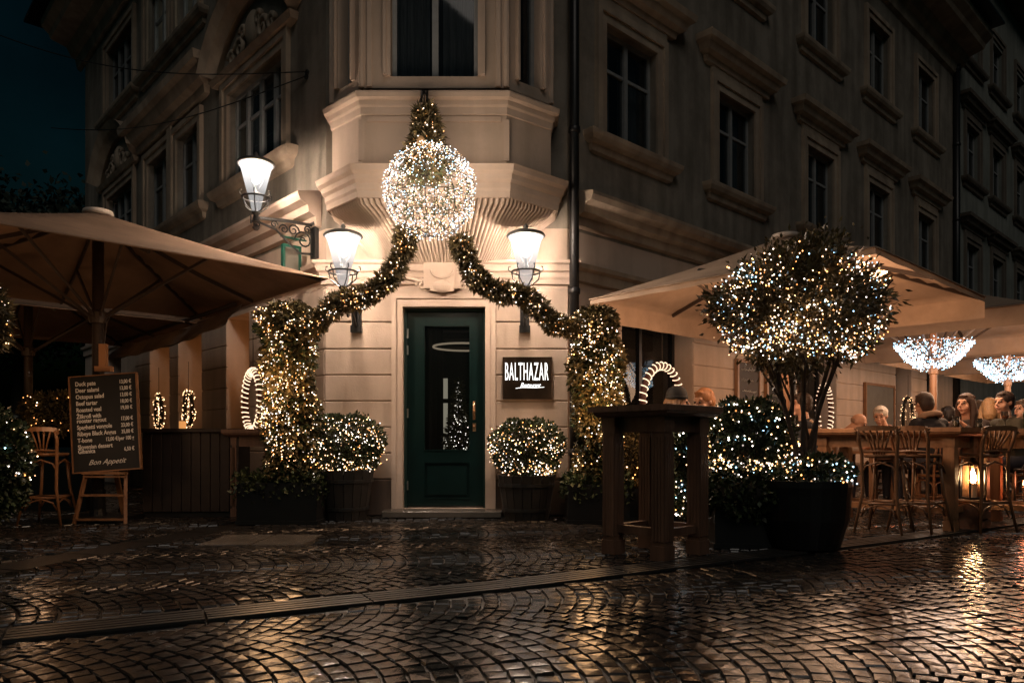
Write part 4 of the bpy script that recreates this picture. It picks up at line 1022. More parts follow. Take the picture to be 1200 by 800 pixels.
# light cones round the poles
def cone(c, label):
    t = empty('light_cone', (c.x, c.y, 1.86), label=label, cat='light cone', group='blue-white light cones under the umbrellas')
    n = 1500; f = rng.uniform(0, 1, n)**.75; a = rng.uniform(0, 2*PI, n); r = .12+.40*f**.8; z = .10+.36*f**1.3
    q = np.stack([r*np.cos(a), r*np.sin(a), z+rng.normal(size=n)*.025], 1)
    for mm, pp in zip(('b_cool', 'b_white'), split(q, (.7, .3))): bulbs(pp, .0078, M[mm], t)
    m = MB()
    for k in range(10):
        a = k*PI/5; m.tube([(r_*math.cos(a), r_*math.sin(a), z_) for r_, z_ in ((.08, .08), (.3, .2), (.42, .33), (.51, .46))], .006, 4)
    for r_, z_ in ((.3, .2), (.51, .46)): m.tube([(r_*math.cos(a), r_*math.sin(a), z_) for a in np.linspace(0, 2*PI, 20, endpoint=False)], .006, 4, closed=True)
    m.lathe([(.06, .0), (.065, .01), (.065, .08), (.06, .09)], n=10); m.build('frame', M['umb_pole'], t)
    light('cone_glow', 'POINT', (.25, 0, .50), 2, (.65, .85, 1), .3, t)
cone(cR2, 'blue-white light cone round the pole behind the dark-jacketed man'); cone(cR3, 'blue-white light cone at the right edge, farther back')
# left umbrellas
LDm = (-LD.x, -LD.y)     # away from the door along the left wall
DL_ = ((LDm[0], LDm[1]), (-.731, -.682)); LG_ = 'umbrellas along the left wall'
DIM = (1, .50, .22)
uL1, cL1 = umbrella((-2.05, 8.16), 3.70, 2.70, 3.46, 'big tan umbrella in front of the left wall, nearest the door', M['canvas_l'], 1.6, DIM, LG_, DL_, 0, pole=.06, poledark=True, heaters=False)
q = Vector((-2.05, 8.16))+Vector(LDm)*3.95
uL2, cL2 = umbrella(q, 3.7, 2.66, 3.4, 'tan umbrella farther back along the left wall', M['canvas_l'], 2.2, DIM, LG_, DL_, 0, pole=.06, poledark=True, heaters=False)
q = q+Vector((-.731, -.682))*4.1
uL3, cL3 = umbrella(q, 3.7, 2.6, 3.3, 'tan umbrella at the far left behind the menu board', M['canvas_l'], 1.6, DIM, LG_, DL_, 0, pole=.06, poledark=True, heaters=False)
# wooden clip hanging below the first left umbrella
t = empty('hanging_clip', (P(122, 0, 8.2).x, 8.2, 1.72), label='pale wooden clip hanging under the left umbrella above the menu board', cat='clip')
MB().box(-.045, .03, -.03, .03, 0, .25).box(-.09, .09, -.035, .035, -.06, .0).build('body', mat('pale_wood', (.5, .25, .12), .5), t)
MB().tube([(0, 0, .25), (.01, .04, .5), (.03, .1, .62)], .008, 5).build('cord', M['umb_metal'], t)
# rolled wet awning along the left wall
t = empty('wall_awning', ML @ Vector((-4.2, -.25, 2.35)), math.atan2(-LDm[1], -LDm[0]), label='rolled wet plastic awning sheet sagging along the left wall', cat='awning')
vs = []; n = 60
for i in range(n+1):
    x = -3.0+5.6*i/n; sag = .07*math.sin(PI*i/n*1.0)+.008*math.sin(i*.7)
    for j in range(9):
        a = PI*1.15*j/8-.3; vs.append((x, -.22-.12*math.cos(a)+.012*math.sin(i*.31+j*1.3), .18+.15*math.sin(a-PI/2)+.012*math.sin(i*.23+j*1.9)-sag))
MB().add(vs, [(9*i+j, 9*i+9+j, 9*i+10+j, 9*i+1+j) for i in range(n) for j in range(8)]).build('sheet', M['clear'], t, smooth=True)
MB().tube([(-3.0, -.2, .33), (2.6, -.2, .33)], .03, 8).build('roller', M['umb_metal'], t)

# ================================================================== TREE and shrubs on the right
tp = P(938, 0, 6.12)
t = empty('tub_planter', (tp.x+.02, tp.y, 0), label='big black tub with the round lit tree', cat='planter')
MB().lathe([(.25, 0), (.29, .02), (.36, .25), (.375, .46), (.385, .52), (.385, .57), (.35, .57), (.34, .50)], n=28, cap=False).lathe([(.24, .001), (.245, .012)], n=28).build('body', M['pot_black'], t, smooth=False)
MB().lathe([(.0, .47), (.345, .50)], n=24, cap=False).build('soil', M['soil'], t)
MB().box(-.02, .04, -.36, -.335, .38, .40).build('label_plate', M['steel'], t)
t = empty('standard_tree', (tp.x, tp.y, .48), label='round-headed laurel tree wrapped in fairy lights', cat='tree')
CZ = .90+(515-362)/F*6.12-.48
m = MB()
for k in range(7):
    a = k*2*PI/7; r0 = .10; x0, y0_ = r0*math.cos(a), r0*math.sin(a); r1 = .30+.12*math.sin(k*2.3); w = .04*math.sin(k*1.9)
    m.tube([(x0, y0_, -.0), (x0*1.1+w, y0_*1.2, .35), (x0*1.5-w, y0_*1.5, .75), (r1*math.cos(a), r1*math.sin(a), CZ-.25), (r1*1.7*math.cos(a+.2), r1*1.7*math.sin(a+.2), CZ+.15)], [.022, .02, .018, .014, .007], 7)
    m.tube([(x0*1.5-w, y0_*1.5, .72), (x0*3, y0_*3+.03, CZ-.5), (r1*1.2*math.cos(a-.6), r1*1.2*math.sin(a-.6), CZ-.15)], [.012, .010, .006], 6)
m.build('trunk', M['bark'], t, smooth=True)
RT = (.62, .52, .46)
# crown of leaf clumps with gaps
u = unit(125); cl = u*np.array(RT)*(rng.uniform(.35, .98, 125)**.5)[:, None]*(1+.13*np.sin(u[:, :1]*5+1)+.08*np.cos(u[:, 2:]*6))+np.array((0, 0, CZ))
pp_, dd_ = [], []
for c in cl:
    k = 170; q = rng.normal(size=(k, 3))*.075; pp_.append(c+q); dd_.append(q+(c-np.array((0, 0, CZ)))*.25)
leaves('foliage', np.concatenate(pp_), np.concatenate(dd_)/.2, .060, .027, M['leaf_big'], t, .6)
u = unit(90); cl2 = u*np.array(RT)*.97+np.array((0, 0, CZ)); pp_ = []; dd_ = []
for c, d in zip(cl2, u): k = 12; f = rng.random((k, 1)); pp_.append(c+d*f*.10+rng.normal(size=(k, 3))*.015); dd_.append(np.repeat(d[None], k, 0)*.6+rng.normal(size=(k, 3))*.6)
leaves('leaf_sprays', np.concatenate(pp_), np.concatenate(dd_), .07, .028, M['leaf_big'], t, .5)
q = strands((0, 0, CZ), tuple(x*1.05 for x in RT), 2400, 26, .03); u = unit(300); q = np.concatenate([q, u*np.array(RT)*rng.uniform(.6, 1, 300)[:, None]+np.array((0, 0, CZ))])
den = np.sin(q[:, 0]*8+1.3*np.sin(q[:, 2]*7))*np.sin(q[:, 2]*9+q[:, 1]*5+.8); q = q[rng.random(len(q)) < np.clip(.72+.7*den, .2, 1)]
for mm, pp in zip(('b_warm', 'b_white', 'b_gold', 'b_cool'), split(q, (.36, .26, .20, .18))): bulbs(pp, .0060, M[mm], t)
light('tree_glow', 'POINT', (0, -.1, CZ), 16, (1, .6, .3), .35, t)
def lit_shrub(name, loc, c, rad, nl, nb, label, mix, lf='leaf', r=.0075, zlo=-1., turns=12, cat='shrub', group=None, trunk=True, L=.055):
    t = empty(name, loc, label=label, cat=cat, group=group); shrub(t, c, rad, nl, lf, L, .034, inner=.6)
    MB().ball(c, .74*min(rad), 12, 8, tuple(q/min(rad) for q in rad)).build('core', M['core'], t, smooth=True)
    if trunk: MB().tube([(c[0], c[1], 0), c], .03, 7).build('trunk', M['bark'], t)
    if nb:
        q = strands(c, tuple(q*1.0 for q in rad), nb, turns, .02, zlo)
        for mm, pp in zip(('b_warm', 'b_white', 'b_gold', 'b_cool'), split(q, mix)): bulbs(pp, r, M[mm], t)
    return t
lit_shrub('low_shrub', (tp.x, tp.y, .49), (.11, -.12, .13), (.25, .20, .16), 1500, 200, 'low shrub with blue and white lights at the foot of the round tree', (.25, .35, .1, .3), group=None, trunk=False)
s = P(876, 0, 6.35)
def dark_box(x, y, hx, hy, hz, label, rz=0.0, n=0):
    pb = empty('planter_box', (x, y, 0), rz, label=label, cat='planter', group='dark planter boxes')
    MB().box(-hx, hx, -hy, -hy+.03, .04, hz).box(-hx, hx, hy-.03, hy, .04, hz).box(-hx, -hx+.03, -hy+.03, hy-.03, .04, hz).box(hx-.03, hx, -hy+.03, hy-.03, .04, hz).build('body', M['pot_black'], pb)
    MB().box(-hx-.015, hx+.015, -hy-.015, hy+.015, 0, .04).build('base', M['pot_black'], pb)
    MB().box(-hx+.03, hx-.03, -hy+.03, hy-.03, .05, hz-.05).build('soil', M['soil'], pb)
    return pb
dark_box(s.x, s.y, .36, .28, .42, 'dark planter box holding the big lit box shrub')
lit_shrub('box_shrub', (s.x, s.y, .37), (0, 0, .52), (.39, .33, .36), 6000, 560, 'big round box shrub with cool lights behind the tall bar table', (.38, .34, .12, .16), turns=14)
t = empty('dark_shrub', (s.x, s.y-.05, .37)); tag(t, 'unlit lower greenery spilling over the dark planter box beside the black tub', 'shrub')
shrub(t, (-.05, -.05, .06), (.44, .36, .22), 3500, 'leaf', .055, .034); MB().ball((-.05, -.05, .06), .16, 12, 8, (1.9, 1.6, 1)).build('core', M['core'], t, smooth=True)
s = P(802, 0, 7.0)
t = lit_shrub('ivy_cone', (s.x, s.y, 0), (0, 0, .62), (.14, .14, .50), 2200, 210, 'narrow ivy cone with white lights seen between the legs of the tall bar table', (.3, .5, .1, .1), L=.05)
s = P(742, 0, 8.3)
dark_box(s.x, s.y, .25, .2, .36, 'dark planter box with golden ivy, right of the tall ivy column')
lit_shrub('golden_shrub', (s.x, s.y, .30), (0, 0, .40), (.26, .22, .38), 2600, 90, 'golden ivy shrub behind the tall bar table', (.3, .1, .6, 0), 'leaf_warm')
# left edge shrub
lit_shrub('box_shrub', (P(-14, 0, 6.6).x, 6.6, 0), (0, 0, .66), (.33, .30, .52), 7000, 330, 'shrub with warm lights at the left edge beside the bar stool', (.5, .3, .15, .05), zlo=-.2, turns=12)
shr = garland([P(-30, 330, 6.4), P(-8, 350, 6.4), P(-4, 375, 6.4), P(-6, 405, 6.4)], .13, 2200, 130, 'end of a lit garland at the left edge under the umbrella')

# far trees against the night sky
for i, (px, Y, hgt, rr) in enumerate(((20, 34, 13.0, 5.2), (-130, 30, 12, 5))):
    x = P(px, 0, Y).x; t = empty('street_tree', (x, Y, 0), label=('dark street tree behind the far left umbrella' if i == 0 else 'dark street tree at the outer left'), cat='tree')
    MB().tube([(0, 0, 0), (.1, 0, 4), (0, .1, 8)], [.35, .28, .12], 8).build('trunk', M['bark'], t)
    u = unit(60); cl = u*np.array((rr*.85, rr*.8, rr*.75))*rng.uniform(.4, 1, (60, 1))+np.array((0, 0, hgt-rr*.8)); pp_ = []
    for c in cl: pp_.append(c+rng.normal(size=(260, 3))*.7)
    q = np.concatenate(pp_); leaves('crown', q, unit(len(q)), .34, .22, M['tree_far'], t, 1)

# overhead wires
for (pts, lab) in (([(-.30, 0), (0, 0)], 0),): pass
for k, (a, c, lab) in enumerate(((P(-60, 18, 11), ML @ Vector((-.45, -.03, 5.45)), 'upper overhead wire crossing the left facade'), (P(60, 150, 14), ML @ Vector((-.47, -.03, 5.40)), 'lower overhead wire crossing the left facade'))):
    pts = [a.lerp(c, f)+Vector((0, 0, -.35*math.sin(PI*f)*(1 if k == 0 else .8))) for f in np.linspace(0, 1, 20)]; t = empty('overhead_wire', c, label=lab, cat='wire')
    MB().tube([p-c for p in pts], .008, 5).build('cable', M['iron'], t); MB().tube([Vector((0, 0, 0)), Vector((.08, .09, 0))], .03, 6).build('anchor', M['iron'], t)

# ================================================================== WREATHS, BOARDS ON WALLS
def oval_wreath(loc, rz, w, h, label, n=150, stripes=False, group='oval wreaths at the shop windows'):
    """tall oval ring wound with lights, local x across, z up"""
    t = empty('oval_wreath', loc, rz, label=label, cat='wreath', group=group)
    R = .055; ring = lambda a: Vector((w/2*math.cos(a), 0, h/2*math.sin(a)))
    if stripes:
        m = MB(); m.tube([ring(a) for a in np.linspace(0, 2*PI, 40, endpoint=False)], R*.8, 8, closed=True); m.build('ring', M['ribbon_r'], t, smooth=True)
        m = MB(); T_ = 34
        for k in range(T_):
            a = 2*PI*k/T_; c = ring(a); d = (ring(a+.05)-ring(a-.05)).normalized(); nrm = Vector((0, -1, 0)); s_ = d.cross(nrm)
            m.tube([c+(s_*math.cos(u)+nrm*math.sin(u))*R*1.0+d*.035*(u/PI-.5) for u in np.linspace(-.3, PI+.3, 8)], .0075, 4)
        m.build('light_band', emat('rope_light', (1, .66, .42), 1.0), t)
    else:
        m = MB(); m.tube([ring(a) for a in np.linspace(0, 2*PI, 30, endpoint=False)], R*.6, 6, closed=True); m.build('ring', M['core'], t)
        a = rng.uniform(0, 2*PI, n); b_ = rng.uniform(0, 2*PI, n); q = np.stack([(w/2+R*np.cos(b_))*np.cos(a), R*np.sin(b_), (h/2+R*np.cos(b_))*np.sin(a)], 1); bulbs(q, .0065, M['b_warm'], t)
    MB().tube([(0, 0, h/2), (0, 0, h/2+.5)], .005, 4).build('cord', M['wire'], t)
    return t
def onwall(T, x, y, z): return T @ Vector((x, y, z))
aR = math.atan2(MR[1][0], MR[0][0]); aL = math.atan2(ML[1][0], ML[0][0])
oval_wreath(onwall(MR, 1.75, -.12, 1.40), aR, .86, .98, 'big candy-striped ring of light by the window behind the tall bar table', stripes=True)
oval_wreath(onwall(ML, -1.72, -.15, 1.42), aL, .50, .80, 'candy-striped ring half hidden by the left ivy column', stripes=True)
oval_wreath(onwall(ML, -4.30, -.10, 1.40), aL, .34, .52, 'oval wreath of lights in the second left opening')
oval_wreath(onwall(ML, -5.75, -.10, 1.40), aL, .32, .54, 'oval wreath of lights in the third left opening, beside the menu board')
oval_wreath(onwall(MR, 6.70, -.12, 1.40), aR, .55, .95, 'candy-striped ring of light behind the tree stems', stripes=True)
oval_wreath(onwall(MR, 10.95, -.10, 1.35), aR, .60, .95, 'oval wreath of lights right of the grey framed board')
def scribble(b, x0, x1, z, y, h=.035, seed=0):
    r = random.Random(seed); n = max(4, int((x1-x0)/.022)); pts = [(x0+(x1-x0)*i/n, y, z+(r.uniform(.2, 1) if i % 2 else r.uniform(-.1, .15))*h) for i in range(n+1)]
    b.tube(pts, .0045, 3, cap=False)
def chalkboard(T, x, z0, w, h, label, seed, framem='easel', lines=6, face='board'):
    c = onwall(T, x, -.06, z0); t = empty('chalkboard_sign', c, aR if T is MR else aL, label=label, cat='chalkboard', group='boards on the right wall')
    MB().box(-w/2, w/2, -.012, .03, 0, h).build('panel', M[face], t)
    m = MB(); f = .05; m.box(-w/2-f, -w/2, -.03, .03, -f, h+f); m.box(w/2, w/2+f, -.03, .03, -f, h+f); m.box(-w/2, w/2, -.029, .03, h, h+f); m.box(-w/2, w/2, -.029, .03, -f, 0); m.build('frame', M[framem], t)
    if lines:
        m = MB(); r = random.Random(seed)
        for i in range(lines):
            z = h-.12-i*(h-.15)/lines; a = -w/2+r.uniform(.06, .14); c2 = a+w*r.uniform(.4, .75)
            for _ in range(2 if r.random() > .4 else 1): scribble(m, a, min(c2, w/2-.05), z, -.016, .05, seed*50+i)
        m.build('chalk_writing', M['chalk'], t)
    return t
M['greyboard'] = mat('grey_board', (.16, .15, .13), .6, .3, 4); M['brown_board'] = mat('brown_board', (.05, .035, .026), .6, .3, 4)
chalkboard(MR, 4.12, .95, .62, 1.15, 'brown chalkboard with faint handwriting left of the tree stems', 1, 'wood', 6, 'brown_board')
chalkboard(MR, 4.98, .95, .50, 1.10, 'dark chalkboard with faint handwriting directly behind the tree stems', 2, 'wood', 6)
chalkboard(MR, 9.45, .75, 1.45, 1.25, 'large blank grey board in an orange-brown frame', 3, 'easel', 0, 'greyboard')

# ================================================================== MENU BOARD on easel
ex = P(126, 0, 8.0).x; e = empty('menu_board', (ex, 8.0, 0), math.radians(2), label='black menu board with white prices on a wooden easel beside the bar stool', cat='menu board')
TB = Matrix.Translation((.05, -.04, 0)) @ Matrix.Rotation(math.radians(-4.2), 4, 'Y') @ Matrix.Rotation(math.radians(-3), 4, 'X'); bw, b0, b1 = .355, .57, 1.61
m = MB(TB); m.box(-bw, bw, -.012, .012, b0, b1); m.build('panel', M['board'], e)
m = MB(TB); m.box(-bw-.014, -bw, -.025, .02, b0-.0, b1); m.box(bw, bw+.014, -.025, .02, b0, b1); m.box(-bw-.014, bw+.014, -.026, .021, b1, b1+.010); m.box(-bw-.014, bw+.014, -.026, .021, b0-.014, b0); m.build('frame', M['easel'], e)
tg = empty('menu_lettering'); setparent(tg, e); tg.matrix_local = TB
rows = [('Duck pate', '13,00 €'), ('Deer salami', '13,00 €'), ('Octopus salad', '13,00 €'), ('Beef tartar', '18,00 €'), ('Roasted veal', '19,00 €'), ('Žlikrofi with', None), ('rooster ragout', '17,00 €'), ('Spaghetti vongole', '23,00 €'), ('Ribeye Black Angus', '35,00 €'), ('T-bone', '12,00 €/per 100 g'), ('Slovenian dessert', None), ('Gibanica', '6,50 €')]
z = b1-.10
for i, (a, p_) in enumerate(rows):
    text(a, .066, M['chalk'], tg, (-bw+.055, -.016, z), sx=.80, ext=.001, off=.0012)
    if p_: text(p_, .058, M['chalk'], tg, (bw-.05, -.016, z), align='RIGHT', sx=.72, ext=.001, off=.0010)
    z -= .048 if p_ is None else .0715
text('Bon Appetit', .08, M['chalk'], tg, (.0, -.016, b0+.07), align='CENTER', shear=.5, ext=.001)
for s in (-1, 1): MB().bar((s*.21, -.03, b0-.03), (s*.27, -.16, .0), .035, .03).build('leg', M['easel'], e)
for i, (za_, w_) in enumerate(((.50, .225), (.30, .235), (.045, .25))):
    MB().bar((-w_, -.045-(.5-za_)*.24, za_), (w_, -.045-(.5-za_)*.24, za_), .05 if i < 2 else .03, .022).build('rail', M['easel'], e)
MB().box(-.23, .23, -.09, .0, b0-.045, b0-.02).build('tray', M['easel'], e)
m = MB(); m.bar((0, .06, b0+.3), (0, .38, 0), .05, .03); m.build('rear_leg', M['easel'], e)

# ================================================================== TABLES, STOOLS
def fluted_leg(x, y, w, h, m_, t):
    m = MB(); g = w*.5
    m.box(x-g, x+g, y-g, y+g, 0, h*.10); m.box(x-g, x+g, y-g, y+g, h*.86, h)
    m.box(x-g*.86, x+g*.86, y-g*.86, y+g*.86, h*.10, h*.86)
    for s in (-.66, -.22, .22, .66):
        for q in (-1, 1):
            m.box(x+s*g-.012, x+s*g+.012, min(y+q*g*.86, y+q*g*.98), max(y+q*g*.86, y+q*g*.98), h*.13, h*.83)
            m.box(min(x+q*g*.86, x+q*g*.98), max(x+q*g*.86, x+q*g*.98), y+s*g-.012, y+s*g+.012, h*.13, h*.83)
    m.build('leg', M[m_], t)
def bar_table(loc, rz, w, d, h, label, m_='wood', lw=.12, group='tall wooden bar tables', planks=5):
    t = empty('bar_table', (loc[0], loc[1], 0), rz, label=label, cat='table', group=group)
    for k in range(planks):
        y0_ = -d/2+d*k/planks; MB().cbox(-w/2, w/2, y0_+.002, y0_+d/planks-.002, h-.045, h, .003).build('plank', M[m_], t)
    MB().mould([(-w/2+.06, d/2-.06), (-w/2+.06, -d/2+.06), (w/2-.06, -d/2+.06), (w/2-.06, d/2-.06), (-w/2+.061, d/2-.06)], [(0, h-.085), (.02, h-.08), (.045, h-.062), (.05, h-.046), (0, h-.046)]).build('moulding', M[m_], t)
    a, b_ = w/2-.08-lw/2, d/2-.08-lw/2
    for sx in (-1, 1):
        for sy in (-1, 1): fluted_leg(sx*a, sy*b_, lw, h-.046, m_, t)
    z0, z1 = h-.20, h-.046
    for sy in (-1, 1): MB().box(-a+lw/2, a-lw/2, sy*b_-.02, sy*b_+.02, z0, z1).build('apron', M[m_], t)
    for sx in (-1, 1): MB().box(sx*a-.02, sx*a+.02, -b_+lw/2, b_-lw/2, z0, z1).build('apron', M[m_], t)
    for sy in (-1, 1): MB().box(-a+lw/2, a-lw/2, sy*b_-.025, sy*b_+.025, .17, .23).build('stretcher', M[m_], t)
    for sx in (-1, 1): MB().box(sx*a-.025, sx*a+.025, -b_+lw/2, b_-lw/2, .175, .235).build('stretcher', M[m_], t)
    return t
bar_table((1.135, 5.80), math.radians(43), .76, .76, 1.16, 'nearest tall dark wooden bar table with ribbed legs, right of the door', 'wood_dark', .13)
def stool(loc, rz, label, m_='bent', h=.76, back=.25, group='bentwood bar stools', name='bar_stool', cat='bar stool'):
    """back is towards -y; the person would face +y"""
    t = empty(name, (loc[0], loc[1], 0), rz, label=label, cat=cat, group=group); mm = M[m_]; r = .19
    MB().lathe([(.0, h-.035), (r-.02, h-.035), (r, h-.02), (r, h-.005), (r-.015, h), (0, h+.001)], n=22, cap=False).build('seat', mm, t, smooth=False)
    sp = 1.0+.25*(h/.76)
    for sx in (-1, 1):
        MB().tube([(sx*.12, .13, h-.03), (sx*.145, .16, h*.5), (sx*.165*sp, .185*sp, 0)], [.017, .016, .013], 8).build('leg', mm, t, smooth=True)
        MB().tube([(sx*.17*sp, -.17*sp, 0), (sx*.15, -.165, h*.5), (sx*.155, -.165, h), (sx*.175, -.205, h+back*.55), (sx*.165, -.235, h+back*.95)], [.013, .016, .017, .016, .015], 8).build('leg', mm, t, smooth=True)
    # bent crest and fan back
    cr = [(-.185, -.215, h+back*.80), (-.17, -.232, h+back*.97), (0, -.262, h+back), (.17, -.232, h+back*.97), (.185, -.215, h+back*.80)]
    m = MB(); ps = path_pts(cr, 15)
    for p, q in zip(ps, ps[1:]): m.bar(p, q, .022, .045)
    m.build('top_rail', mm, t)
    for k in range(5):
        f = (k-2)/2; MB().tube([(f*.045, -.16, h-.0), (f*.07, -.185, h+back*.4), (f*.125, -.235, h+back*.93)], [.010, .009, .010], 5).build('back_slat', mm, t, smooth=True)
    MB().tube([(-.155, -.17, h+back*.10), (0, -.185, h+back*.13), (.155, -.17, h+back*.10)], .011, 6).build('lower_rail', mm, t)
    zr = h*.38
    k_ = lambda a, b: Vector((a[0], a[1], a[2])).lerp(Vector(b), .5)
    c = [(-.155, -.17, zr), (.155, -.17, zr), (.155, .17, zr), (-.155, .17, zr)]
    for i in range(4):
        a, b_ = Vector(c[i]), Vector(c[(i+1) % 4]); MB().tube([a, b_], .012, 6).build('stretcher', mm, t, smooth=True)
        for zz in (zr, h-.06):      # arched braces under seat and ring
            a2, b2 = Vector((a.x, a.y, zz)), Vector((b_.x, b_.y, zz))
            MB().tube([a2+Vector((0, 0, -.13)), a2.lerp(b2, .12)+Vector((0, 0, -.055)), a2.lerp(b2, .5)+Vector((0, 0, -.012)), a2.lerp(b2, .88)+Vector((0, 0, -.055)), b2+Vector((0, 0, -.13))], .009, 6).build('brace', mm, t, smooth=True)
    return t
stool((P(57, 0, 7.85).x, 7.85), math.radians(8), 'bar stool with curved wooden legs left of the menu board')
# right hand tables
ra = math.atan2(-.76, .65)
bar_table((4.10, 7.86), ra, 1.55, .80, 1.02, 'long brown bar table with two bar stools before it', 'wood', .11)
bar_table((5.52, 7.55), ra+.05, 1.3, .78, 1.01, 'bar table cut off by the right edge', 'wood', .11)
stool((3.62, 7.12), ra+.12, 'bar stool in front of the long table, nearest the black tub', 'bent_dark')
stool((4.00, 7.18), ra-.1, 'bar stool beside the ribbed end leg of the long table', 'bent_dark')
stool((4.64, 7.25), math.radians(12), 'bar stool with fan back between the two right tables', 'bent_dark')
stool((5.35, 6.95), math.radians(-20), 'bar stool at the right edge before the second table', 'bent_dark')

# low dining tables and chairs behind
def low_table(loc, rz, w, d, label, cloth=False):
    t = empty('dining_table', (loc[0], loc[1], 0), rz, label=label, cat='table', group='low dining tables under the right umbrellas')
    for k in range(4): MB().cbox(-w/2, w/2, -d/2+d*k/4+.002, -d/2+d*(k+1)/4-.002, .71, .75, .003).build('plank', M['wood'], t)
    for sx in (-1, 1):
        for sy in (-1, 1): MB().box(sx*(w/2-.07)-.03, sx*(w/2-.07)+.03, sy*(d/2-.07)-.03, sy*(d/2-.07)+.03, 0, .71).build('leg', M['wood'], t)
    MB().box(-w/2+.1, w/2-.1, -d/2+.05, -d/2+.07, .63, .71).box(-w/2+.1, w/2-.1, d/2-.07, d/2-.05, .63, .71).build('apron', M['wood'], t)
    return t
low_table((4.85, 10.15), aR, .9, .7, 'low table in front of the two pale-haired men')
low_table((5.55, 10.35), aR, .8, .7, 'low table among the three women')
low_table((2.0, 8.15), aR, .75, .6, 'low table behind the nearest tall bar table')
def chair(loc, rz, label): return stool(loc, rz, label, 'bent', .45, .42, 'bentwood dining chairs', 'dining_chair', 'chair')

# ================================================================== PEOPLE
def remesh(mb, name, m_, parent, vox=.016, smooth_it=3):
    o = mb.build('tmp', m_); r = o.modifiers.new('r', 'REMESH'); r.mode = 'VOXEL'; r.voxel_size = vox
    s = o.modifiers.new('s', 'SMOOTH'); s.iterations = smooth_it; s.factor = .5
    me = bpy.data.meshes.new_from_object(o.evaluated_get(bpy.context.evaluated_depsgraph_get())); bpy.data.objects.remove(o)
    me.name = name; me.materials.clear(); me.materials.append(m_); me.polygons.foreach_set('use_smooth', [True]*len(me.polygons))
    q = bpy.data.objects.new(name, me); COL.objects.link(q); setparent(q, parent); return q
def V3(*a): return Vector(a)
def person(loc, rz, label, jacket, hair, skin=None, trousers=(.03, .03, .04), lean=.10, turn=0, nod=0, long_hair=0, hat=None, bald=False, sc=1.0, hood=None, strap=None, arms='table', furhair=False, chairlabel=None):
    """seated figure facing +y"""
    t = empty('person', (loc[0], loc[1], 0), rz, label=label, cat='person', group=None); t.scale = (sc, sc, sc)
    sm = mat('skin', skin or (.60, .34, .23), .5, .1, 20); jm = mat('jacket', jacket, .8, .55, 7, .9, 14); tm_ = mat('trousers', trousers, .8, .2, 8); hm = mat('hair', hair, .55, .45, 30, .5, 90, stretch=(3, 3, .7))
    pel = V3(0, 0, .56); ch = V3(0, lean*1.1, .86); nk = V3(0, lean*1.6, 1.04); sh = .175
    hc = nk+V3(0, .035+nod*.6, .185-nod*.35)
    Rm = Matrix.Rotation(turn, 3, 'Z') @ Matrix.Rotation(-nod*2.2, 3, 'X')
    H = lambda x, y, z: hc+Rm @ V3(x, y, z)
    sL = [V3(s*sh, lean*1.4, .985) for s in (-1, 1)]; el = [V3(s*.25, lean*1.2+.09, .74) for s in (-1, 1)]
    ha = [V3(-.10, lean+.40, .80), V3(.10, lean+.40, .80)] if arms == 'table' else [V3(-.09, lean+.24, .98), V3(.11, lean+.38, .80)]
    def head(b):
        b.ball(hc+Rm @ V3(0, -.01, .035), .094, 18, 12, (.86, 1.05, 1.0)); b.ball(hc+Rm @ V3(0, .022, -.045), .066, 14, 10, (.90, 1.0, 1.12))
        b.tube([H(0, .100, .022), H(0, .124, -.022), H(0, .104, -.034)], [.010, .016, .012], 8); b.ball(H(0, .075, -.102), .024, 8, 6, (1.1, .8, .8))
        for s in (-1, 1): b.ball(H(s*.083, -.005, .0), .026, 8, 6, (.4, .7, 1.2)); b.ball(H(s*.034, .086, .047), .016, 8, 6, (1.5, .7, .6)); b.ball(H(s*.045, .06, -.035), .03, 8, 6, (.8, .8, 1))
        b.ball(H(0, .098, -.062), .018, 8, 6, (1.5, .6, .55))
    b = MB(); head(b); b.limb(nk-V3(0, 0, .04), hc+Rm @ V3(0, -.015, -.03), .062, .055)
    b.limb(ch, pel, .13, .14); b.limb(sL[0], sL[1], .062, .062); b.limb(ch+V3(0, 0, .06), nk-V3(0, 0, .06), .12, .06)
    for i, s in enumerate((-1, 1)):
        b.limb(sL[i], el[i], .050, .040); b.limb(el[i], ha[i], .040, .026)
        d = (ha[i]-el[i]).normalized(); side = d.cross(V3(0, 0, 1)).normalized(); pc = ha[i]+d*.045; b.limb(ha[i]+side*.022, pc+side*.026, .016, .015); b.limb(ha[i]-side*.022, pc-side*.026, .016, .015); b.limb(ha[i], pc, .018, .018)
        for k, (o_, l_) in enumerate(((-.03, .052), (-.010, .068), (.010, .074), (.030, .066))):
            q0 = pc+side*o_*1.15+d*.012; q1 = q0+d*l_*.6+side*o_*.2; q2 = q1+d*l_*.3+V3(0, 0, -.025); b.limb(q0, q1, .0095, .009, 7); b.limb(q1, q2, .009, .0075, 7)
        b.limb(ha[i]+side*(-s)*.02, ha[i]+side*(-s)*.055+d*.045, .012, .010, 7)
        hip = pel+V3(s*.09, 0, -.02); kn = V3(s*.13, .43, .50); an = V3(s*.12, .40, .10); b.limb(hip, kn, .075, .055); b.limb(kn, an, .055, .038); b.limb(an-V3(0, .03, .04), an+V3(0, .14, -.065), .036, .03)
    remesh(b, 'body', sm, t, .0115, 2)
    for s in (-1, 1):
        q = MB(); q.ball(H(s*.034, .094, .018), .0125, 10, 6); q.build('eye', mat('eye', (.05, .035, .03), .2), t, smooth=True)
    q = MB(); q.tube([H(-.024, .116, -.060), H(-.010, .121, -.057), H(.010, .121, -.057), H(.024, .116, -.060)], [.003, .006, .006, .003], 6); q.build('lips', mat('lips', (.42, .16, .13), .5), t, smooth=True)
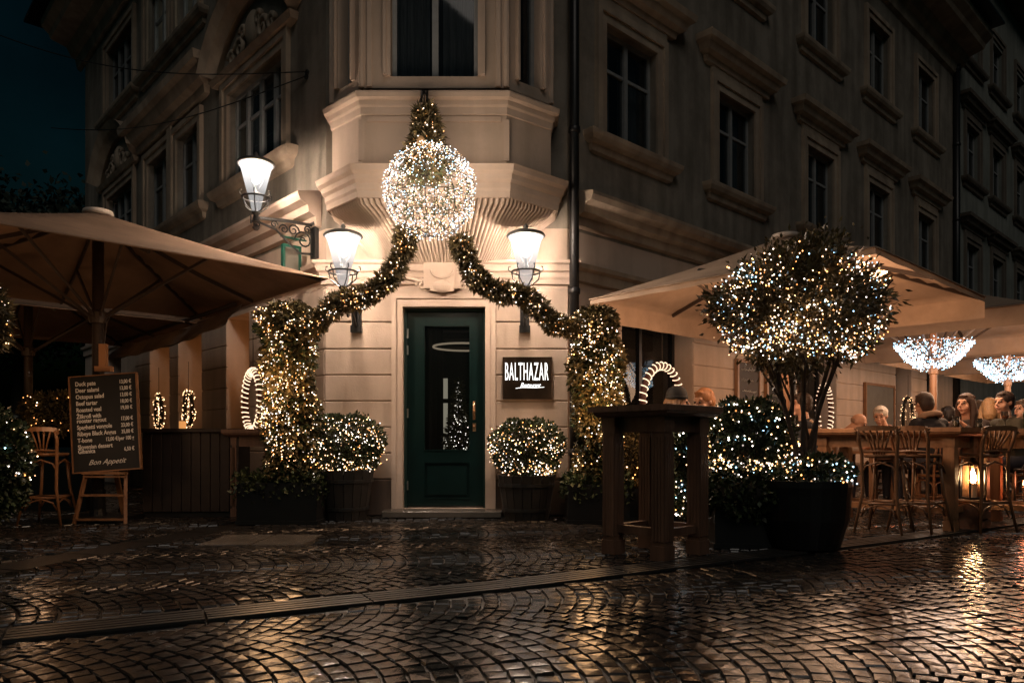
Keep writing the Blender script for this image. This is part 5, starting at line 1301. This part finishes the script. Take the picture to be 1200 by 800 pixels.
    # jacket
    b = MB(); b.limb(ch, pel+V3(0, 0, .0), .155, .165); b.limb(sL[0]+V3(0, -.01, -.01), sL[1]+V3(0, -.01, -.01), .078, .078); b.limb(ch+V3(0, 0, .06), nk-V3(0, 0, .06), .145, .085)
    for s in (-1, 1): b.ball(ch+V3(s*.07, -.02, .03), .12, 12, 8)
    for i in (0, 1): b.limb(sL[i], el[i], .070, .058); b.limb(el[i], el[i].lerp(ha[i], .84), .058, .042)
    b.tube([nk+V3(.075*math.cos(a), .068*math.sin(a)-.005, .0+.02*(-math.sin(a))) for a in np.linspace(0, 2*PI, 14, endpoint=False)], .024, 7, closed=True)
    remesh(b, 'jacket', jm, t, .016, 3)
    b = MB()
    for s in (-1, 1):
        hip = pel+V3(s*.09, 0, -.02); kn = V3(s*.13, .43, .50); an = V3(s*.12, .40, .12); b.limb(hip, kn, .092, .068); b.limb(kn, an, .066, .052)
    b.limb(pel+V3(-.06, 0, 0), pel+V3(.06, 0, 0), .12, .12); remesh(b, 'trousers', tm_, t, .02, 2)
    b = MB()
    for s in (-1, 1):
        an = V3(s*.12, .40, .06); b.limb(an-V3(0, .04, .015), an+V3(0, .15, -.02), .042, .036); b.limb(an, an+V3(0, 0, .06), .045, .045)
    b.build('shoes', M['pot_black'], t, smooth=True)
    # hair
    b = MB()
    if bald:
        for s in (-1, 1): b.ball(H(s*.062, -.045, .01), .034, 10, 7, (.6, 1.1, 1.1))
        b.ball(H(0, -.085, .0), .045, 10, 7, (1.3, .5, 1.0))
    else:
        b.ball(H(0, -.020, .050), .101, 18, 12, (.92, 1.04, .98)); b.ball(H(0, -.055, .0), .084, 14, 10, (1.05, .8, 1.15)); b.ball(H(0, -.045, -.045), .07, 14, 10, (1.0, .7, 1.0)); b.ball(H(0, .050, .105), .045, 12, 8, (1.3, .8, .5))
        for s in (-1, 1): b.ball(H(s*.070, -.012, .03), .036, 10, 7, (.55, 1.0, 1.3))
        if long_hair:
            for s in (-1, 1): b.tube([H(s*.065, .0, .06), H(s*.088, -.005, -.02), hc+V3(s*.095, -.01, -.13), hc+V3(s*.10, .03, -.13-long_hair)], [.035, .036, .042, .018], 9)
            b.tube([H(0, -.06, .03), hc+V3(0, -.09, -.1), hc+V3(0, -.10, -.12-long_hair)], [.08, .085, .05], 12)
    if furhair: b.tube([H(.075*math.cos(a), .075*math.sin(a)-.02, -.09) for a in np.linspace(0, 2*PI, 12, endpoint=False)], .05, 8, closed=True)
    for k in range(26):
        a = rng.uniform(0, 2*PI); b.ball(H(.082*math.cos(a)*(1 if not bald else .9), -.04+.06*math.sin(a), rng.uniform(-.02, .10) if not bald else rng.uniform(-.03, .02)), .014 if not bald else .010, 6, 5)
    remesh(b, 'hair', hm, t, .010, 1)
    if hat:
        b = MB(); b.lathe([(.102, .0), (.112, .02), (.108, .07), (.085, .115), (.04, .14), (.0, .145)], n=20, cap=False); b.lathe([(.100, .0), (.116, .012), (.116, .035), (.108, .04)], n=20, cap=False)
        o = b.build('hat', mat('hat', hat, .8, .3, 20), t, smooth=True); o.location = H(0, -.012, .045); o.rotation_euler = (-nod*2.2, 0, turn)
    if hood:
        b = MB(); b.tube([nk+V3(.105*math.cos(a), .085*math.sin(a)-.03, .03+.03*(-math.sin(a))) for a in np.linspace(.2, 2*PI-.2, 16)], .036, 8); b.build('collar', mat('collar', hood, .8, .3, 20), t, smooth=True)
    if strap:
        b = MB(); b.tube([V3(-.16, lean*1.4-.07, 1.05), V3(-.05, lean-.16, .92), V3(.12, lean-.17, .78)], .014, 5); b.build('strap', mat('strap', strap, .6), t)
    if chairlabel: chair((loc[0], loc[1]), rz, chairlabel)
    return t
def face(dx, dy): return math.atan2(dy, dx)-PI/2
person((P(779, 0, 7.75).x, 7.75), face(.9, -.15), 'person in a black hat with fur collar behind the nearest tall bar table', (.04, .03, .025), (.25, .13, .06), long_hair=.1, hat=(.012, .012, .014), furhair=True, sc=1.04, lean=.06, turn=-.2, chairlabel='dining chair under the person in the black hat')
person((P(846, 0, 8.2).x, 8.2), face(-.8, -.5), 'person with short ginger hair facing the black hat', (.05, .03, .025), (.42, .18, .07), sc=1.10, lean=.10, nod=.10, chairlabel='dining chair under the ginger-haired person')
person((P(957, 0, 8.9).x, 8.9), face(-.85, .5), 'person in a dark coat with a pale shoulder strap behind the tree stems', (.02, .022, .028), (.05, .03, .02), sc=1.08, lean=.08, turn=.5, strap=(.5, .35, .24), chairlabel='dining chair under the strapped coat wearer')
person((P(960, 0, 10.4).x, 10.4), face(.6, -.55), 'balding man in a pale shirt bent over the table', (.62, .50, .40), (.40, .25, .16), sc=.99, lean=.22, nod=.24, bald=True, skin=(.68, .38, .25), chairlabel='dining chair under the balding man')
person((P(1046, 0, 10.6).x, 10.6), face(-.75, -.55), 'white-haired man in a brown jacket facing left', (.28, .15, .10), (.70, .64, .56), sc=1.04, lean=.14, nod=.12, turn=.3, chairlabel='dining chair under the white-haired man')
person((P(1094, 0, 9.55).x, 9.55), face(-.25, 1), 'man in a dark jacket seen from behind at the long table', (.018, .018, .022), (.05, .028, .018), sc=1.13, lean=.05, nod=.05, hood=(.40, .26, .17), chairlabel='dining chair under the man seen from behind')
person((P(1142, 0, 10.0).x, 10.0), face(-.8, -.35), 'woman with long dark hair and bare face left of the blonde head', (.06, .045, .04), (.05, .025, .016), sc=1.12, lean=.08, long_hair=.18, turn=.1, arms='chin', chairlabel='dining chair under the long-haired woman')
person((P(1160, 0, 10.9).x, 10.9), face(.5, .8), 'person with curly blonde hair between two dark-haired women', (.10, .07, .05), (.50, .29, .13), sc=1.12, lean=.08, long_hair=.04, chairlabel='dining chair under the blonde person')
person((P(1190, 0, 9.75).x, 9.75), face(-.95, -.1), 'dark-haired woman in an olive coat at the right edge', (.05, .045, .025), (.04, .022, .015), sc=1.13, lean=.07, turn=.25, chairlabel='dining chair under the woman in olive')
person((P(1120, 0, 11.5).x, 11.5), face(-.2, 1), 'person in black sitting farther back between the dark jacket and the long-haired woman', (.015, .015, .017), (.03, .02, .015), sc=1.05, lean=.08, chairlabel='dining chair farther back under the person in black')

# lanterns standing under the right tables (bright flame, red glow)
def floor_lantern(loc, h, col, e, label):
    t = empty('candle_lantern', (loc[0], loc[1], loc[2]), label=label, cat='lantern', group='glowing candle lanterns on the right terrace')
    MB().box(-.08, .08, -.08, .08, 0, .02).box(-.085, .085, -.085, .085, h-.02, h).lathe([(.05, h), (.02, h+.06), (.005, h+.08)], n=8).build('frame', M['iron'], t)
    m = MB()
    for x in (-.075, .075):
        for y in (-.075, .075): m.box(x-.006, x+.006, y-.006, y+.006, .02, h-.02)
    m.build('posts', M['iron'], t)
    MB().lathe([(.035, .02), (.035, h*.45)], n=12).build('candle', mat('wax', (.7, .5, .3), .5), t)
    MB().lathe([(.006, h*.45), (.034, h*.52), (.028, h*.66), (.004, h*.86)], n=8).build('flame', emat('flame', col, e), t, smooth=True)
    light('lantern_light', 'POINT', (0, 0, h*.6), e*.08, col, .03, t)
q = P(1140, 0, 7.42); floor_lantern((q.x, q.y, .30), .36, (1, .60, .28), 60, 'bright candle lantern on a crate behind the fan-back stool')
t = empty('crate', (q.x, q.y, 0), aR, label='small dark crate carrying the bright candle lantern', cat='crate')
for k in range(3): MB().box(-.16, .16, -.12, -.10, .02+.09*k, .09+.09*k).box(-.16, .16, .10, .12, .02+.09*k, .09+.09*k).build('slat', M['wood_dark'], t)
MB().box(-.16, .16, -.099, .099, .285, .298).box(-.14, -.12, -.1, .1, 0, .28).box(.12, .14, -.1, .1, 0, .28).build('frame', M['wood_dark'], t)
q = P(1203, 0, 8.0); floor_lantern((q.x, q.y, .22), .36, (1, .25, .10), 30, 'red glowing lantern at the right edge')
light('stool_fill', 'POINT', (P(20, 0, 6.9).x, 6.9, 1.0), 5, (1, .55, .28), .2)  # added warm fill for the bar stool and easel
# menus / glass things on far tables: wall lamps on the right wall that light the pilasters
def wall_lamp(T, x, z, label, e, col=(1, .52, .26)):
    c = onwall(T, x, -.14, z); t = empty('wall_lamp', c, aR if T is MR else aL, label=label, cat='wall lamp', group='small shaded wall lamps')
    MB().lathe([(.05, .10), (.075, -.06), (.07, -.06), (.045, .10)], n=14, cap=False).build('lamp_shade', M['iron'], t); MB().ball((0, 0, .0), .03, 8, 6).build('bulb', emat('small_bulb', col, 12), t)
    MB().tube([(0, 0, .1), (0, .05, .14), (0, .14, .10)], .01, 6).build('arm', M['iron'], t); light('lamp_light', 'POINT', (0, -.02, -.03), e, col, .04, t)
# inside glow that lights the jambs of the left openings
for x in (-2.5, -4.4, -5.9): light('room_light', 'POINT', onwall(ML, x+.25, .36, 2.0), 1.7, (1, .42, .13), .08)
for x in (3.1, 8.9, 12.0): light('room_light', 'POINT', onwall(MR, x, 1.0, 2.2), 2.0, (1, .6, .35), .1)

M['wood_black'] = mat('stained_wood', (.030, .018, .013), .5, .5, 8, .2, 50)
# dark counter and seats under the left umbrella
t = empty('terrace_counter', (P(232, 0, 8.75).x, 8.75, 0), math.radians(3), label='dark wooden counter in the shade under the left umbrella', cat='counter')
for k in range(10): MB().cbox(-.55+.11*k+.003, -.55+.11*(k+1)-.003, -.22, -.195, .06, .98, .004).build('board', M['wood_black'], t)
MB().box(-.55, .55, -.193, .2, .0, .98).build('body', M['pot_black'], t); MB().cbox(-.60, .60, -.27, .25, .985, 1.03, .006).build('counter_top', M['wood_black'], t)
bar_table((P(300, 0, 8.75).x, 8.72), math.radians(0), .62, .5, 1.02, 'dark tall table between the counter and the left ivy column', 'wood_dark', .07)
stool((P(170, 0, 8.9).x, 8.95), math.radians(160), 'dark bar stool between the menu board and the counter', 'bent_dark')
t = empty('reflection_jar', (P(214, 0, 8.75).x, 8.75, 1.031), label='small orange jar standing in for a reflection on the dark counter', cat='candle')  # made-up glowing jar imitates an orange reflection on the counter
MB().lathe([(.035, 0), (.04, .01), (.04, .09), (.036, .09)], n=12, cap=False).build('jar', emat('reflection_glow', (1, .42, .12), .35, base=(.3, .12, .04)), t); MB().lathe([(.03, .0), (.03, .05)], n=10).build('candle', mat('wax2', (.6, .4, .25), .5), t)
# hidden-side greenery box behind stools at left
s = P(66, 0, 9.6)
dark_box(s.x, s.y, .5, .2, .55, 'dark planter box behind the bar stool and menu board')
lit_shrub('low_shrub', (s.x, s.y, .5), (0, 0, .75), (.46, .22, .28), 2500, 60, 'dim hedge with few golden lights left of the menu board', (.3, 0, .7, 0), 'leaf_warm', trunk=True)

# glasses and bottles on the bar tables
M['clear_glass'] = glass('drink_glass', (.03, .03, .03), .6, .05); M['bottle_glass'] = mat('bottle_glass', (.02, .03, .012), .1, spec=.8)
person((P(1210, 0, 11.0).x, 11.0), face(-.9, -.2), 'person in a grey coat partly cut off at the right edge, behind the olive coat', (.10, .10, .11), (.10, .06, .035), sc=1.1, lean=.08, chairlabel='dining chair at the far right edge')
person((P(1140, 0, 12.6).x, 12.6), face(.3, -1), 'person in a wine-red coat far back under the third umbrella', (.13, .03, .03), (.08, .05, .03), sc=1.15, lean=.06, chairlabel='dining chair far back under the third umbrella')
def tumbler(x, y, z, label, stem=False):
    t = empty('wine_glass' if stem else 'tumbler', (x, y, z), label=label, cat='glass', group='drinks on the right tables')
    if stem: MB().lathe([(.034, 0), (.034, .004), (.005, .008), (.004, .085), (.03, .11), (.038, .14), (.032, .19)], n=14, cap=False).build('bowl', M['clear_glass'], t, smooth=True)
    else: MB().lathe([(.030, 0), (.034, .12), (.032, .12), (.028, .006)], n=14, cap=False).build('cup', M['clear_glass'], t, smooth=True)
    MB().lathe([(.001, .115 if stem else .008), (.028 if stem else .027, .118 if stem else .01), (.033 if stem else .029, .145 if stem else .07)], n=12).build('drink', mat('drink', (.45, .12, .03) if stem else (.55, .30, .08), .15), t, smooth=True)
tumbler(4.62, 7.62, 1.021, 'tumbler at the near end of the long table', False)
tumbler(5.22, 7.75, 1.011, 'stemmed glass on the right edge table, beside the dark bottle', True)
tumbler(5.05, 7.92, 1.011, 'tumbler on the right edge table behind the stemmed glass', False)
t = empty('bottle', (5.36, 7.62, 1.011), label='dark bottle on the right edge table', cat='bottle', group='drinks on the right tables')
MB().lathe([(.036, 0), (.037, .01), (.037, .17), (.014, .22), (.013, .28)], n=14).build('body', M['bottle_glass'], t, smooth=True)
MB().lathe([(.0145, .25), (.0150, .285), (.0, .286)], n=12, cap=False).build('cap', M['brass'], t)
